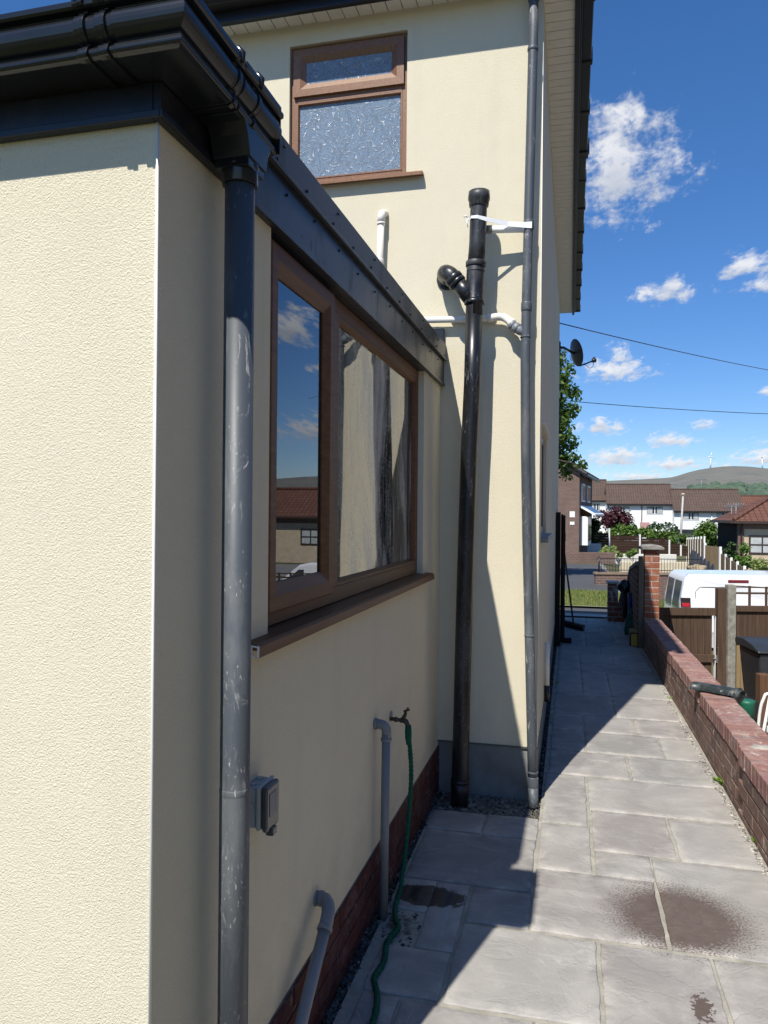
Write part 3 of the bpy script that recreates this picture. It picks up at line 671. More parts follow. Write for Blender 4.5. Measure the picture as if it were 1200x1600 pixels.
for a in (-.082, -.040):
    mb = MB(); sweep(mb, ogee(.005), [frontst(a), frontst(a+.010)]); sweep(mb, ogee(.0035), [frontst(a-.012), frontst(a)])
    mb.box(a-.008, a+.008, -3.122, -3.098, 2.502, 2.516); mb.build('gutter_joint', M['gutter'], gut, EXT, bevel=.0012)
for a in (-2.893, -2.800):
    mb = MB(); sweep(mb, ogee(.006), [sidest(a-.006), sidest(a+.006)]); sweep(mb, ogee(.003), [sidest(a-.012), sidest(a+.014)])
    mb.tube([(.108, a, 2.512), (.122, a, 2.517), (.131, a, 2.507), (.132, a, 2.489)], [.006, .008, .0075, .004], 10)
    mb.build('gutter_joint', M['gutter'], gut, EXT, bevel=.0012)
mb = MB()   # running outlet and its socket
sweep(mb, ogee(.003), [sidest(-2.87), sidest(-2.69)])
mb.prism([(-2.85, 2.422), (-2.69, 2.422), (-2.715, 2.385), (-2.728, 2.345), (-2.812, 2.345), (-2.825, 2.385)], .026, .112, 'x')
mb.tube([(.07, -2.77, 2.35), (.07, -2.77, 2.335), (.07, -2.77, 2.333), (.07, -2.77, 2.300)], [.041, .041, .0385, .0385], 24)
mb.box(.03, .108, -2.81, -2.73, 2.327, 2.350)
mb.build('gutter_outlet', M['gutter'], gut, EXT, bevel=.003)
dp = thing('downpipe', 'dark grey scuffed downpipe rising beside the sunlit corner, nearest of the pipes', 'downpipe', EXT @ at(.07, -2.77, 0))
mb = MB(); mb.tube([(.07, -2.77, -.02), (.07, -2.77, .99), (.07, -2.77, .995), (.07, -2.77, 2.335)], [.0325, .0325, .0321, .0321], 40); mb.build('pipe', M['greypipe'], dp, EXT)
mb = MB(); mb.tube([(.07, -2.77, .988), (.07, -2.77, .992), (.07, -2.77, 1.003), (.07, -2.77, 1.006)], [.0316, .0329, .0329, .0316], 40); mb.build('socket', M['greypipe'], dp, EXT)

# ------------------------------------------------------------------ fittings on the extension wall
s_ = thing('outdoor_socket', 'grey weatherproof socket box with smoked cover beside the near downpipe', 'socket', EXT @ at(0, -2.53, .82))
SKF = EXT @ Matrix.Translation((0, -2.53, .935)) @ Matrix.Diagonal((.72, .86, .80, 1)) @ Matrix.Translation((0, 2.53, -.935))
mb = MB(); mb.box(.001, .043, -2.578, -2.478, .800, .925); mb.build('box', M['socket'], s_, SKF, bevel=.006, seg=3)
mb = MB(); mb.box(.045, .060, -2.583, -2.473, .795, .930); mb.build('lid_base', M['socket'], s_, SKF, bevel=.006, seg=3)
mb = MB(); mb.prism([(-2.568, .785), (-2.488, .785), (-2.480, .80), (-2.480, .925), (-2.575, .925), (-2.575, .80)], .061, .082, 'x'); mb.build('cover', M['socketdark'], s_, SKF, bevel=.007, seg=3)
mb = MB(); mb.box(.0825, .084, -2.555, -2.505, .83, .90); mb.build('label_plate', M['greypipe2'], s_, SKF, bevel=.002)
mb = MB(); mb.box(.062, .090, -2.545, -2.512, .768, .792); mb.build('catch', M['socketdark'], s_, SKF, bevel=.003)
for q, a_, r_ in (((.022, -2.579, .865), (0, 1, 0), .015), ((.02, -2.55, .926), (0, 0, 1), .012), ((.02, -2.50, .926), (0, 0, 1), .012)):
    mb = MB(); mb.ring(q, a_, r_, .005, 20); mb.build('knockout', M['socket'], s_, SKF)

def arc(c, a, b, r0, r1, n=8):  # quarter-bend points from direction a to direction b about centre c
    c = Vector(c); a = Vector(a); b = Vector(b); return [c+a*r0*math.cos(t)+b*r1*math.sin(t) for t in [math.pi/2*i/n for i in range(n+1)]]
wp = thing('waste_pipe', 'upright grey waste pipe with elbow beside the tap', 'pipe', EXT @ at(.05, -1.36, 0))
mb = MB(); mb.tube([(.05, -1.372, -.04), (.05, -1.350, .716)], .0172, 20); mb.build('pipe', M['greypipe2'], wp, EXT)
mb = MB(); mb.tube([(0, -1.345, .752), (.018, -1.345, .752)]+[(.025+.025*math.sin(t), -1.347, .727+.025*math.cos(t)) for t in [i*math.pi/16 for i in range(9)]]+[(.05, -1.348, .69)], .0195, 20)
mb.ring((.05, -1.348, .694), (0, 0, 1), .0225, .012).ring((.006, -1.345, .752), (1, 0, 0), .0225, .012); mb.build('elbow', M['greypipe2'], wp, EXT)
dr = thing('waste_pipe', 'sloping grey drain pipe leaving the wall low down, nearest the bottom edge', 'pipe', EXT @ at(.03, -2.03, 0))
d0 = Vector((.055, -2.09, .355)); d1 = Vector((.062, -2.395, .115)); 
mb = MB(); mb.tube([(.056, -2.105, .352), (.062, -2.345, .19), (.066, -2.51, .03)], .0185, 20); mb.build('pipe', M['greypipe2'], dr, EXT)
mb = MB(); el = [(0, -2.035, .392), (.018, -2.036, .394), (.034, -2.042, .394), (.046, -2.055, .389), (.054, -2.073, .378), (.056, -2.095, .3595), (.0565, -2.115, .346)]
mb.tube(el, [.021]*6+[.021], 20).ring(el[1], (1, 0, 0), .0235, .012).ring(el[6], (0, -.8, -.55), .0235, .013).ring(el[0], (1, 0, 0), .0235, .012); mb.build('elbow', M['greypipe2'], dr, EXT)
tp = thing('tap', 'small tarnished brass outdoor tap on the shaded wall', 'tap', EXT @ at(0, -1.07, .70))
mb = MB(); mb.tube([(0, -1.075, .712), (.004, -1.075, .712)], .022, 16); mb.build('wall_plate', M['greypipe2'], tp, EXT)
mb = MB(); mb.tube([(0, -1.09, .706), (.05, -1.09, .702)], .0085, 12).ring((.028, -1.09, .704), (1, 0, 0), .012, .010, 6)
mb.tube([(.045, -1.09, .700), (.060, -1.09, .704), (.072, -1.09, .698), (.080, -1.09, .684), (.082, -1.09, .672)], [.010, .013, .012, .010, .010], 12)
mb.tube([(.058, -1.09, .705), (.072, -1.09, .736)], [.011, .006], 12).build('body', M['tapmetal'], tp, EXT)
mb = MB(); mb.tube([(.073, -1.112, .741), (.074, -1.09, .745), (.075, -1.068, .749)], [.006, .004, .006], 10).tube([(.062, -1.09, .742), (.088, -1.09, .750)], .0045, 8); mb.build('handle', M['tapmetal'], tp, EXT)
hs = thing('garden_hose', 'crinkled green fabric hose hanging from the tap and trailing over the slabs', 'hose', at(-.64, 2.7, 0))
E2 = EXT
hp = [E2 @ Vector(p) for p in ((.082, -1.09, .676), (.083, -1.09, .64), (.088, -1.082, .59), (.094, -1.078, .50), (.094, -1.085, .40), (.090, -1.115, .26), (.088, -1.17, .14), (.087, -1.235, .05))]
hp += [Vector(p) for p in ((-.667, 2.95, .016), (-.648, 2.875, .013), (-.626, 2.825, .013), (-.632, 2.775, .013), (-.641, 2.735, .013), (-.640, 2.68, .013), (-.628, 2.615, .013), (-.627, 2.565, .013), (-.635, 2.50, .013), (-.622, 2.455, .013), (-.603, 2.41, .013), (-.590, 2.35, .013), (-.583, 2.28, .013), (-.585, 2.1, .013), (-.60, 1.9, .013))]
def catmull(P, n=14):
    out = []; Q = [P[0]]+P+[P[-1]]
    for i in range(1, len(Q)-2):
        a, b, c_, d_ = Q[i-1], Q[i], Q[i+1], Q[i+2]
        for k in range(n):
            t = k/n; out.append(.5*((2*b)+(c_-a)*t+(2*a-5*b+4*c_-d_)*t*t+(3*b-a-3*c_+d_)*t**3))
    return out+[P[-1]]
hpp = catmull(hp, 16)
mb = MB(); mb.tube(hpp[14:], [.0098+.0016*math.sin(i*2.1)+random.uniform(-.0009, .0009) for i in range(len(hpp)-14)], 12, cap=True); mb.build('hose', M['green'], hs)
mb = MB(); mb.tube([E2 @ Vector((.082, -1.09, .682)), E2 @ Vector((.0825, -1.09, .655)), E2 @ Vector((.083, -1.09, .63)), E2 @ Vector((.085, -1.088, .60))], [.0135, .015, .0145, .011], 14); mb.build('connector', M['green'], hs)

# ------------------------------------------------------------------ the house
YR, XW = 4.37, -.172
hou = thing('house', 'tall two storey cream rendered house with white soffit behind the extension', 'house', at(XW, YR, 0))
UO = (-1.70, -.96, 3.60, 4.46)
mb = MB()
wall(mb, (XW, YR, 0), (-1, 0, 0), (0, -1, 0), 7.3, 4.60, [(XW-UO[1], XW-UO[0], UO[2], UO[3])], .07, .272)
wall(mb, (XW, YR, 0), (0, 1, 0), (1, 0, 0), 6.9, 4.60, [(.33, 1.25, 1.46, 2.14)], .08, .272)
mb.face([(XW, 11.27, -.1), (XW-7.3, 11.27, -.1), (XW-7.3, 11.27, 4.6), (XW, 11.27, 4.6)]); mb.face([(XW-7.3, YR, -.1), (XW-7.3, 11.27, -.1), (XW-7.3, 11.27, 4.6), (XW-7.3, YR, 4.6)])
mb.build('wall', M['render'], hou)
mb = MB(); mb.box(XW-7.3, XW-.008, YR+.008, 11.26, -.06, .2715).build('plinth', M['plinth'], hou)
mb = MB(); mb.box(XW-7.3, XW+.004, YR-.006, YR+.004, .264, .273).box(XW-.006, XW+.005, YR+.0045, 11.2, .264, .2735).build('bead', m_plain('grey_bead', (.10, .10, .09), .5, .1), hou)
mb = MB(); mb.tube([(XW+.0005, YR-.0005, .27), (XW+.0005, YR-.0005, 4.59)], .002, 8).build('corner_bead', M['bead'], hou)
# soffits as separate boards
mb = MB(); zz = 4.585
y = 4.245
while y < 11.55:
    mb.box(XW-.01, .002, y+.003, min(y+.0865, 11.55), zz, zz+.012); y += .0895
mk = MB(); mk.box(XW+.0, .0, 4.24, 11.56, zz+.010, zz+.024)
x = XW-.01
while x > -7.4: mb.box(x-.0865, x-.003, 4.235, YR+.01, zz-.001, zz+.011); x -= .0895
mk.box(-7.4, XW, 4.236, YR, zz+.0095, zz+.023)
mb.build('soffit', M['soffit'], hou); mk.build('soffit_backing', M['plinth'], hou)
mb = MB(); mb.box(.0025, .034, 4.16, 11.6, 4.563, 4.76).box(-7.5, .0, 4.20, 4.234, 4.553, 4.76).box(.0347, .047, 4.16, 11.6, 4.60, 4.75)
mb.prism([(4.20, 4.62), (4.12, 4.62), (4.09, 4.65), (4.09, 4.70), (4.20, 4.70)], -7.5, .03, 'x')
mb.build('eaves_board', M['blackfascia'], hou, bevel=.002)
mb = MB(); y = 4.0
k = 0
while y < 11.5:
    L = .655 if k != 4 else .56
    j = random.uniform(-.004, .004)
    mb.box(.048, .112+j, y, y+L-.03, 4.655+j, 4.74).box(.048, .121+j, y+L-.045, y+L-.004, 4.645, 4.752)
    if k == 3: mb.box(.05, .132, y+L-.004, y+L+.03, 4.655, 4.79).box(.05, .123, y+L+.05, y+L+.09, 4.65, 4.76)
    y += L; k += 1
mb.build('edge_caps', M['blackfascia'], hou, bevel=.005)
M['rooftile'] = m_tiles('brown_roof_tile', (.10, .06, .045), (.13, .075, .055))
mb = MB(); p25 = math.tan(R(24)); xa, xb, ya, yb = -7.6, .10, 4.12, 11.6; hh = (yb-ya)/2
r1, r2 = xa+hh, xb-hh; zt = 4.755
mb.face([(xa, ya, zt), (xb, ya, zt), (r2, ya+hh, zt+hh*p25), (r1, ya+hh, zt+hh*p25)]).face([(xb, ya, zt), (xb, yb, zt), (r2, ya+hh, zt+hh*p25)]).face([(xb, yb, zt), (xa, yb, zt), (r1, ya+hh, zt+hh*p25), (r2, ya+hh, zt+hh*p25)]).face([(xa, yb, zt), (xa, ya, zt), (r1, ya+hh, zt+hh*p25)])
mb.build('roof', M['rooftile'], hou)
# upper obscure-glass window (x, z on the rear wall)
def ybox(mb, x0, x1, y0_, y1_, z0_, z1_): return mb.box(x0, x1, y0_, y1_, z0_, z1_)
xa, xb, za, zb = UO; yf = YR+.028
mb = MB()
ybox(mb, xa, xa+.042, yf, yf+.05, za, zb); ybox(mb, xb-.036, xb, yf, yf+.05, za, zb); ybox(mb, xa+.042, xb-.036, yf, yf+.05, za, za+.046); ybox(mb, xa+.042, xb-.036, yf, yf+.05, zb-.045, zb)
ybox(mb, xa+.042, xb-.036, yf-.002, yf+.05, 4.115, 4.165)
w = mb.build('window', M['oak'], hou, bevel=.003)
# top-hung vent sash, slightly proud, chamfered
mb = MB(); T2 = Matrix.Translation((0, 0, 0))
def chamfer_frame_y(mb, x0, x1, z0_, z1_, wd, yo, yi, side=None):
    o_ = [(x0, z0_), (x1, z0_), (x1, z1_), (x0, z1_)]; f = .55
    n_ = [(x0+wd*f, z0_+wd*f), (x1-wd*f, z0_+wd*f), (x1-wd*f, z1_-wd*f), (x0+wd*f, z1_-wd*f)]; i_ = [(x0+wd, z0_+wd), (x1-wd, z0_+wd), (x1-wd, z1_-wd), (x0+wd, z1_-wd)]
    for k in range(4):
        l = (k+1) % 4; g = lambda p, y_: (p[0], y_, p[1])
        mb.face([g(o_[k], yi), g(o_[l], yi), g(o_[l], yo), g(o_[k], yo)]); mb.face([g(o_[k], yo), g(o_[l], yo), g(n_[l], yo), g(n_[k], yo)])
        mb.face([g(n_[k], yo), g(n_[l], yo), g(i_[l], yo+.014), g(i_[k], yo+.014)]); mb.face([g(i_[k], yo+.014), g(i_[l], yo+.014), g(i_[l], yi), g(i_[k], yi)])
chamfer_frame_y(mb, xa+.022, xb-.022, 4.150, 4.436, .078, yf-.020, yf+.04); sub(w, mb.build('sash', M['oak'], hou))
mb = MB(); mb.face([(xa+.09, yf-.004, 4.21), (xb-.09, yf-.004, 4.21), (xb-.09, yf-.004, 4.37), (xa+.09, yf-.004, 4.37)]); sub(w, mb.build('pane', M['obscure'], hou))
mb = MB(); mb.face([(xa+.04, yf+.015, 3.64), (xb-.03, yf+.015, 3.64), (xb-.03, yf+.015, 4.12), (xa+.04, yf+.015, 4.12)]); sub(w, mb.build('pane', M['obscure'], hou))
mb = MB(); chamfer_frame_y(mb, xa+.040, xb-.034, 3.645, 4.116, .014, yf-.003, yf+.03); sub(w, mb.build('glazing_bead', M['oak'], hou))
mb = MB(); mb.prism([(yf, 3.604), (YR-.045, 3.596), (YR-.05, 3.590), (YR-.05, 3.572), (YR-.044, 3.572), (YR-.042, 3.584), (yf, 3.586)], xa-.045, xb+.105, 'x'); sub(w, mb.build('sill', M['oak'], hou, bevel=.001))
# side window, seen edge-on
mb = MB(); x_ = XW-.07
mb.box(x_, x_+.05, 4.70, 4.75, 1.46, 2.14).box(x_, x_+.05, 5.57, 5.62, 1.46, 2.14).box(x_, x_+.05, 4.75, 5.57, 1.46, 1.51).box(x_, x_+.05, 4.75, 5.57, 2.09, 2.14)
w = mb.build('window', M['oak'], hou, bevel=.003)
mb = MB(); mb.face([(x_+.02, 4.75, 1.51), (x_+.02, 5.57, 1.51), (x_+.02, 5.57, 2.09), (x_+.02, 4.75, 2.09)]); sub(w, mb.build('pane', M['farglass'], hou))
mb = MB(); mb.box(x_+.05, XW+.045, 4.63, 5.70, 1.425, 1.458); sub(w, mb.build('sill', M['greypipe2'], hou, bevel=.003))
mb = MB(); mb.box(XW+.001, XW+.022, 4.66, 5.66, 2.142, 2.15); sub(w, mb.build('drip_strip', M['bead'], hou, bevel=.002))
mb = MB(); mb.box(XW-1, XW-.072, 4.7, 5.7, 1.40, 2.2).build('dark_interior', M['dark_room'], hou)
# vent / dark flashing where the extension roof meets the wall
fl = MB(); fl.box(-.93, -.722, YR-.03, YR-.002, 2.555, 2.672); tag(fl.build('flashing', M['blackfascia'], None, bevel=.003), 'short black upstand on the cream wall at the far end of the extension roof', 'flashing')

# ------------------------------------------------------------------ pipes on the rear wall
ys = 4.20
st = thing('soil_stack', 'tall black soil stack leaning slightly against the cream rear wall', 'soil pipe', at(-.587, ys, -.03))
up_ = [(-.588, ys, -.035), (-.5855, ys, .05), (-.580, ys, .426), (-.566, ys, 1.248), (-.550, ys, 1.962), (-.536, ys, 2.319), (-.529, ys, 2.76)]
RS = .0465
mb = MB(); mb.tube(up_, RS, 36); mb.build('pipe', M['blackpipe'], st)
mb = MB(); mb.tube([(-.529, ys, 2.70), (-.5285, ys, 2.775), (-.5285, ys, 2.778), (-.527, ys, 2.79), (-.524, ys, 2.95), (-.5225, ys, 3.0)], [.0465, .0465, .055, .050, .049, .0495], 36)
mb.ring((-.5285, ys, 2.772), (0, 0, 1), .0565, .02, 36).ring((-.522, ys, 2.985), (.01, 0, 1), .0560, .03, 36).ring((-.522, ys, 2.945), (.01, 0, 1), .0510, .01, 36)
b0 = Vector((-.530, ys, 2.775)); b1 = Vector((-.632, ys-.01, 2.895)); bd = (b1-b0).normalized()
mb.tube([b0, b1], .045, 30).ring(b1-bd*.012, bd, .0520, .022, 30); mb.build('branch', M['blackpipe'], st)
pts = catmull([b1-bd*.02, b1, b1+bd*.045, Vector((-.690, ys+.015, 2.952)), Vector((-.706, ys+.07, 2.962)), Vector((-.708, ys+.12, 2.962)), Vector((-.708, YR+.01, 2.962))], 6)
mb = MB(); mb.tube(pts, .0455, 30).ring(b1+bd*.016, bd, .0525, .028, 30); mb.ring((-.708, YR-.006, 2.962), (0, 1, 0), .062, .016, 30); mb.build('elbow', M['blackpipe'], st)
mb = MB(); mb.tube([(-.5225, ys, 2.97), (-.5135, ys, 3.10), (-.5085, ys, 3.31), (-.5075, ys, 3.345)], [.0465, .0465, .0465, .0465], 36)
mb.build('upper_pipe', M['blackpipe'], st)
mb = MB(); mb.tube([(-.5078, ys, 3.300), (-.5078, ys, 3.305), (-.5075, ys, 3.335), (-.5074, ys, 3.34), (-.507, ys, 3.36), (-.507, ys, 3.385), (-.507, ys, 3.387), (-.507, ys, 3.365)], [.049, .054, .0565, .0605, .0605, .058, .045, .043], 36, cap=True); mb.build('cap', M['blackpipe'], st)
mb = MB(); mb.ring((-.5845, ys, .105), (0, 0, 1), .0525, .022, 36).tube([(-.5846, ys, .10), (-.5853, ys, .055), (-.588, ys, -.04)], [.0505, .0495, .0495], 36); mb.build('base_collar', M['blackpipe'], st)

yd = 4.285
dp2 = thing('downpipe', 'grey downpipe down the corner of the tall rear wall, kinked at a branch', 'downpipe', at(-.19, yd, 0))
dpp = [(-.222, yd, 4.50), (-.222, yd, 4.31), (-.240, yd, 3.25), (-.249, yd, 2.68), (-.2515, yd, 2.47), (-.246, yd, 2.0), (-.233, yd, 1.44), (-.226, yd, 1.25), (-.198, yd, .36), (-.188, yd, .04)]
mb = MB(); mb.tube(dpp, .0265, 32); mb.build('pipe', M['greypipe'], dp2)
mb = MB(); mb.tube([(-.2222, yd, 4.46), (-.222, yd, 4.52), (-.221, yd-.02, 4.60), (-.221, yd-.06, 4.66)], [.031, .031, .034, .038], 24); mb.build('hopper', M['greypipe'], dp2)
for (x, z, h) in ((-.2245, 4.19, .02), (-.2475, 2.755, .05), (-.2515, 2.585, .006), (-.2395, 3.21, .05), (-.2155, .92, .006), (-.190, .16, .012), (-.1885, .105, .06)):
    mb = MB(); mb.ring((x, yd, z), (0, 0, 1), .0298, h, 32); mb.build('collar', M['greypipe'], dp2)
mb = MB(); c0 = Vector((-.2505, yd, 2.60)); c1 = Vector((-.330, yd+.01, 2.662)); mb.tube([c0, c0.lerp(c1, .35), c0.lerp(c1, .9)], [.012, .026, .027], 24).ring(c0.lerp(c1, .66), c1-c0, .0305, .022, 24).ring(c0.lerp(c1, .95), c1-c0, .0295, .018, 24); mb.build('branch', M['greypipe2'], dp2)
mb = MB(); mb.tube([(-.1885, yd, .08), (-.187, yd-.01, .02), (-.183, yd-.03, -.03)], [.0285, .0285, .027], 24); mb.build('shoe', M['greypipe'], dp2)
wh = thing('waste_pipe', 'white upright pipe behind the extension roof edge, bent into the wall at its top', 'pipe', at(-1.1, 4.32, 2.6))
mb = MB(); mb.tube([(-1.115, 4.325, 2.56), (-1.106, 4.325, 3.07), (-1.0985, 4.325, 3.335)], .0195, 20); mb.build('pipe', M['whitepipe'], wh)
mb = MB(); mb.tube([(-1.099, 4.325, 3.31), (-1.098, 4.325, 3.35), (-1.095, 4.335, 3.368), (-1.090, 4.355, 3.375), (-1.088, 4.372, 3.376)], .0235, 20).ring((-1.100, 4.325, 3.305), (0, 0, 1), .0255, .012); mb.build('elbow', M['whitepipe'], wh); mb = MB(); mb.ring((-1.106, 4.325, 3.08), (0, 0, 1), .0245, .03); mb.build('collar', M['whitepipe'], wh)
wh = thing('waste_pipe', 'white horizontal waste pipe running behind the black stack into the grey downpipe', 'pipe', at(-.6, 4.32, 2.7))
mb = MB(); mb.tube([(-1.02, 4.325, 2.728), (-.60, 4.325, 2.714), (-.43, 4.325, 2.712)], .0185, 20); mb.build('pipe', M['whitepipe'], wh)
mb = MB(); mb.tube(catmull([Vector(p) for p in ((-.46, 4.325, 2.713), (-.40, 4.32, 2.716), (-.372, 4.315, 2.708), (-.347, 4.305, 2.688), (-.322, 4.295, 2.662))], 6), .0215, 20).ring((-.452, 4.325, 2.713), (1, 0, 0), .024, .03).ring((-.333, 4.30, 2.674), (1, -.1, -.9), .0262, .02); mb.build('elbow', M['whitepipe'], wh)
mb = MB()
P = [(-.5595, ys-.004, 3.232), (-.545, ys-.046, 3.234), (-.51, ys-.051, 3.232), (-.465, ys-.03, 3.224), (-.35, 4.235, 3.212), (-.255, 4.254, 3.206), (-.22, 4.256, 3.205)]
for k in range(len(P)-1):
    a, b = Vector(P[k]), Vector(P[k+1]); h0 = .006+.0028*k; h1 = .006+.0028*(k+1)
    mb.face([(a.x, a.y, a.z-h0), (b.x, b.y, b.z-h1), (b.x, b.y, b.z+h1*.6), (a.x, a.y, a.z+h0*.6)])
mb.tube([(-.56, ys-.02, 3.235), (-.575, ys-.045, 3.243), (-.585, ys-.04, 3.236)], .004, 8).tube([(-.558, ys-.04, 3.23), (-.566, ys-.06, 3.205), (-.560, ys-.06, 3.17)], [.004, .005, .002], 8)
o = mb.build('strap', M['tape']); so_ = o.modifiers.new('thick', 'SOLIDIFY'); so_.thickness = .002
tag(o, 'white plastic strap tying the black stack to the grey downpipe', 'strap')
br = thing('spacer_pipe', 'short horizontal pale grey pipe tied between the black stack and the corner downpipe', 'pipe', at(-.35, 4.27, 3.2))
mb = MB(); mb.tube([(-.475, 4.262, 3.196), (-.262, 4.275, 3.188)], .0205, 20); mb.build('pipe', M['tape'], br)
mb = MB(); mb.tube([(-.48, 4.262, 3.197), (-.44, 4.265, 3.195)], .0235, 20); mb.build('end_socket', M['greypipe2'], br)
ws = thing('stub_pipe', 'short white pipe with black foot low on the shaded side wall', 'pipe', at(-.15, 5.4, .4))
mb = MB(); mb.tube([(-.148, 5.40, .40), (-.148, 5.40, .70)], .017, 16); mb.build('pipe', M['whitepipe'], ws)
mb = MB(); mb.tube([(-.148, 5.40, .29), (-.148, 5.40, .40)], .02, 16); mb.build('foot', M['blackpipe'], ws)

# ------------------------------------------------------------------ low brick garden wall
GW = Matrix.Translation((.9454, 0, 0)) @ Matrix.Rotation(.0097, 4, 'Z')
gw = thing('garden_wall', 'low weathered brick wall along the right side of the path with bricks set on edge on top', 'wall', GW @ at(0, 3, 0))
mb = MB(); WD = .185
rows = [(-.05, .024), (.033, .104), (.113, .184), (.193, .262)]
for r_, (z0, z1) in enumerate(rows):
    for side in (0, 1):
        y = 1.6-(.11 if r_ % 2 else 0)
        while y < 9.4:
            a, b = y, min(y+.207, 9.4); off = -.014 if a < 4.3 else random.uniform(-.002, .002)
            if side == 0: mb.box(off, off+.085, a, b, z0-random.uniform(0, .003), z1)
            else: mb.box(.10, WD, a, b, z0, z1)
            y += .2165
    if r_ == 0: pass
mb.build('brickwork', M['brick_wall'], gw, GW, bevel=.004, seg=1)
mb = MB(); y = 1.6
while y < 9.36:
    if not 5.60 < y < 5.70:
        off = -.014 if y < 4.38 else 0
        j = random.uniform(-.002, .002)
        m_ = Matrix.Translation((0, y, 0)) @ Matrix.Rotation(random.uniform(-.012, .012), 4, 'Z')
        mb.box(off-.004+j, WD+.004+j, 0, .066, .270, .368+random.uniform(-.003, .002), m=m_)
    y += .0735
mb.build('coping', M['brick_cope'], gw, GW, bevel=.005, seg=2)
mb = MB(); mb.box(-.006, .175, 1.6, 4.34, -.05, .2655).box(.004, .178, 4.34, 9.39, -.9, .2656).box(.003, .180, 1.6, 4.3799, .2657, .359).box(.007, .178, 4.38, 5.60, .2657, .360).box(.007, .178, 5.70, 9.37, .2657, .360)
b = len(mb.v)
mb.build('wall_mortar', M['mortar_dark'], gw, GW)
mb = MB()
def blobpatch(mb, cx_, cy_, z, rx, ry, h, n=14):
    b = len(mb.v)
    for k in range(4):
        for j in range(n):
            a = 2*math.pi*j/n; r = (1-k*.27)*(1+random.uniform(-.16, .16)); mb.v.append((cx_+rx*r*math.cos(a), cy_+ry*r*math.sin(a), z+h*[0, .8, 1, 1][k]+random.uniform(-.001, .001)))
    for k in range(3):
        for j in range(n):
            a = b+k*n+j; c_ = b+k*n+(j+1) % n; mb.f.append([a, c_, c_+n, a+n]); mb.sm.append(True)
    mb.f.append([b+3*n+j for j in range(n)]); mb.sm.append(True)
blobpatch(mb, .10, 4.37, .366, .085, .045, .012); blobpatch(mb, .06, 5.72, .3635, .05, .03, .012); blobpatch(mb, .02, 5.65, .27, .02, .05, .03)
mb.build('mortar_patch', M['mortar'], gw, GW)
# gutter offcut lying over the wall
gc = thing('gutter_offcut', 'scuffed dark plastic gutter offcut lying upside down across the low brick wall', 'gutter piece', at(.98, 5.63, .37))
mb = MB(); A = Vector((.862, 5.745, .372)); B = Vector((1.135, 5.50, .385)); ax = (B-A).normalized(); sd = ax.cross(Vector((0, 0, 1))).normalized(); n = 12; L = (B-A).length
for k in range(5):
    for r in (.050, .046):
        for j in range(n+1):
            a = math.pi*j/n; p = A+ax*(L*k/4)+sd*(r*math.cos(a))+Vector((0, 0, 1))*(r*math.sin(a)*(.95 if k < 4 else .8)-(0.004 if k == 0 else 0)); mb.v.append(tuple(p))
w_ = 2*(n+1)
for k in range(4):
    for j in range(n):
        a = k*w_+j; mb.f.append([a, a+1, a+1+w_, a+w_]); mb.sm.append(True)
        a += n+1; mb.f.append([a, a+w_, a+w_+1, a+1]); mb.sm.append(True)
for k in (0, 4):
    for j in range(n): a = k*w_+j; mb.f.append([a, a+1, a+n+2, a+n+1]); mb.sm.append(False)
M['offcut'] = m_pipe('offcut_plastic', (.022, .030, .032), .4, .7, (.45, .46, .42))
mb.build('channel', M['offcut'], gc)
mb = MB(); mb.ring(B-ax*.03, ax, .053, .02, 20); mb.build('end_band', M['offcut'], gc)
# weeds
M['weed'] = m_leaf('weed_leaf', (.10, .20, .02), (.22, .34, .05), (.30, .38, .10), .3)
def weed(x, y, n, s, label):
    mb = MB()
    for i in range(n):
        a = random.uniform(0, 6.28); L = random.uniform(.4, 1)*s; e = random.uniform(.2, 1.1); w = L*.22
        d = Vector((math.cos(a)*math.cos(e), math.sin(a)*math.cos(e), math.sin(e))); sdv = Vector((-math.sin(a), math.cos(a), 0)); o_ = Vector((x+random.uniform(-.3, .3)*s, y+random.uniform(-.5, .5)*s, -.005))
        mb.face([o_, o_+d*L*.45+sdv*w, o_+d*L-Vector((0, 0, L*.15)), o_+d*L*.45-sdv*w])
    tag(mb.build('weed', M['weed']), label, 'weed', group='weeds in the path edge')
weed(.893, 4.89, 60, .065, 'largest bright green weed at the foot of the low brick wall')
weed(.898, 4.05, 26, .035, 'small green weed in the grit at the right edge of the photo')
weed(.868, 7.0, 40, .03, 'low mossy weed in the sun beside the shaded end of the low wall')
weed(-.11, 7.35, 16, .04, 'tiny dark weed at the shaded left edge of the path')

# ------------------------------------------------------------------ pillar and end of the wall
pl = thing('brick_pillar', 'orange brick gate pillar with a pale concrete cap at the end of the low wall', 'pillar', at(.95, 9.6, 0))
mb = MB(); z = -.90; k = 0
while z < 1.13:
    x0, x1 = .868, 1.036
    mb.box(x0, x1, 9.49, 9.69, z, z+.0655) if k % 2 else mb.box(x0, x0+.075, 9.49, 9.69, z, z+.0655).box(x0+.083, x1, 9.49, 9.69, z, z+.0655)
    z += .0745; k += 1
mb.build('brickwork', M['brick_pillar'], pl, bevel=.004, seg=1); mb = MB(); mb.box(.871, 1.033, 9.493, 9.687, -.9, z-.008); mb.build('mortar', M['mortar'], pl)
mb = MB(); zc_ = z-.006
mb.prism([(.815, zc_), (1.085, zc_), (1.088, zc_+.025), (1.05, zc_+.05), (.95, zc_+.062), (.86, zc_+.055), (.812, zc_+.03)], 9.44, 9.74, 'y'); mb.build('cap', m_plain('weathered_concrete', (.24, .235, .22), .95, .3, 12, .9, .1), pl, bevel=.012, seg=3)
M['oldwood'] = m_wood('weathered_timber', (.11, .10, .075), (.20, .185, .15), .9, 'z', .1)
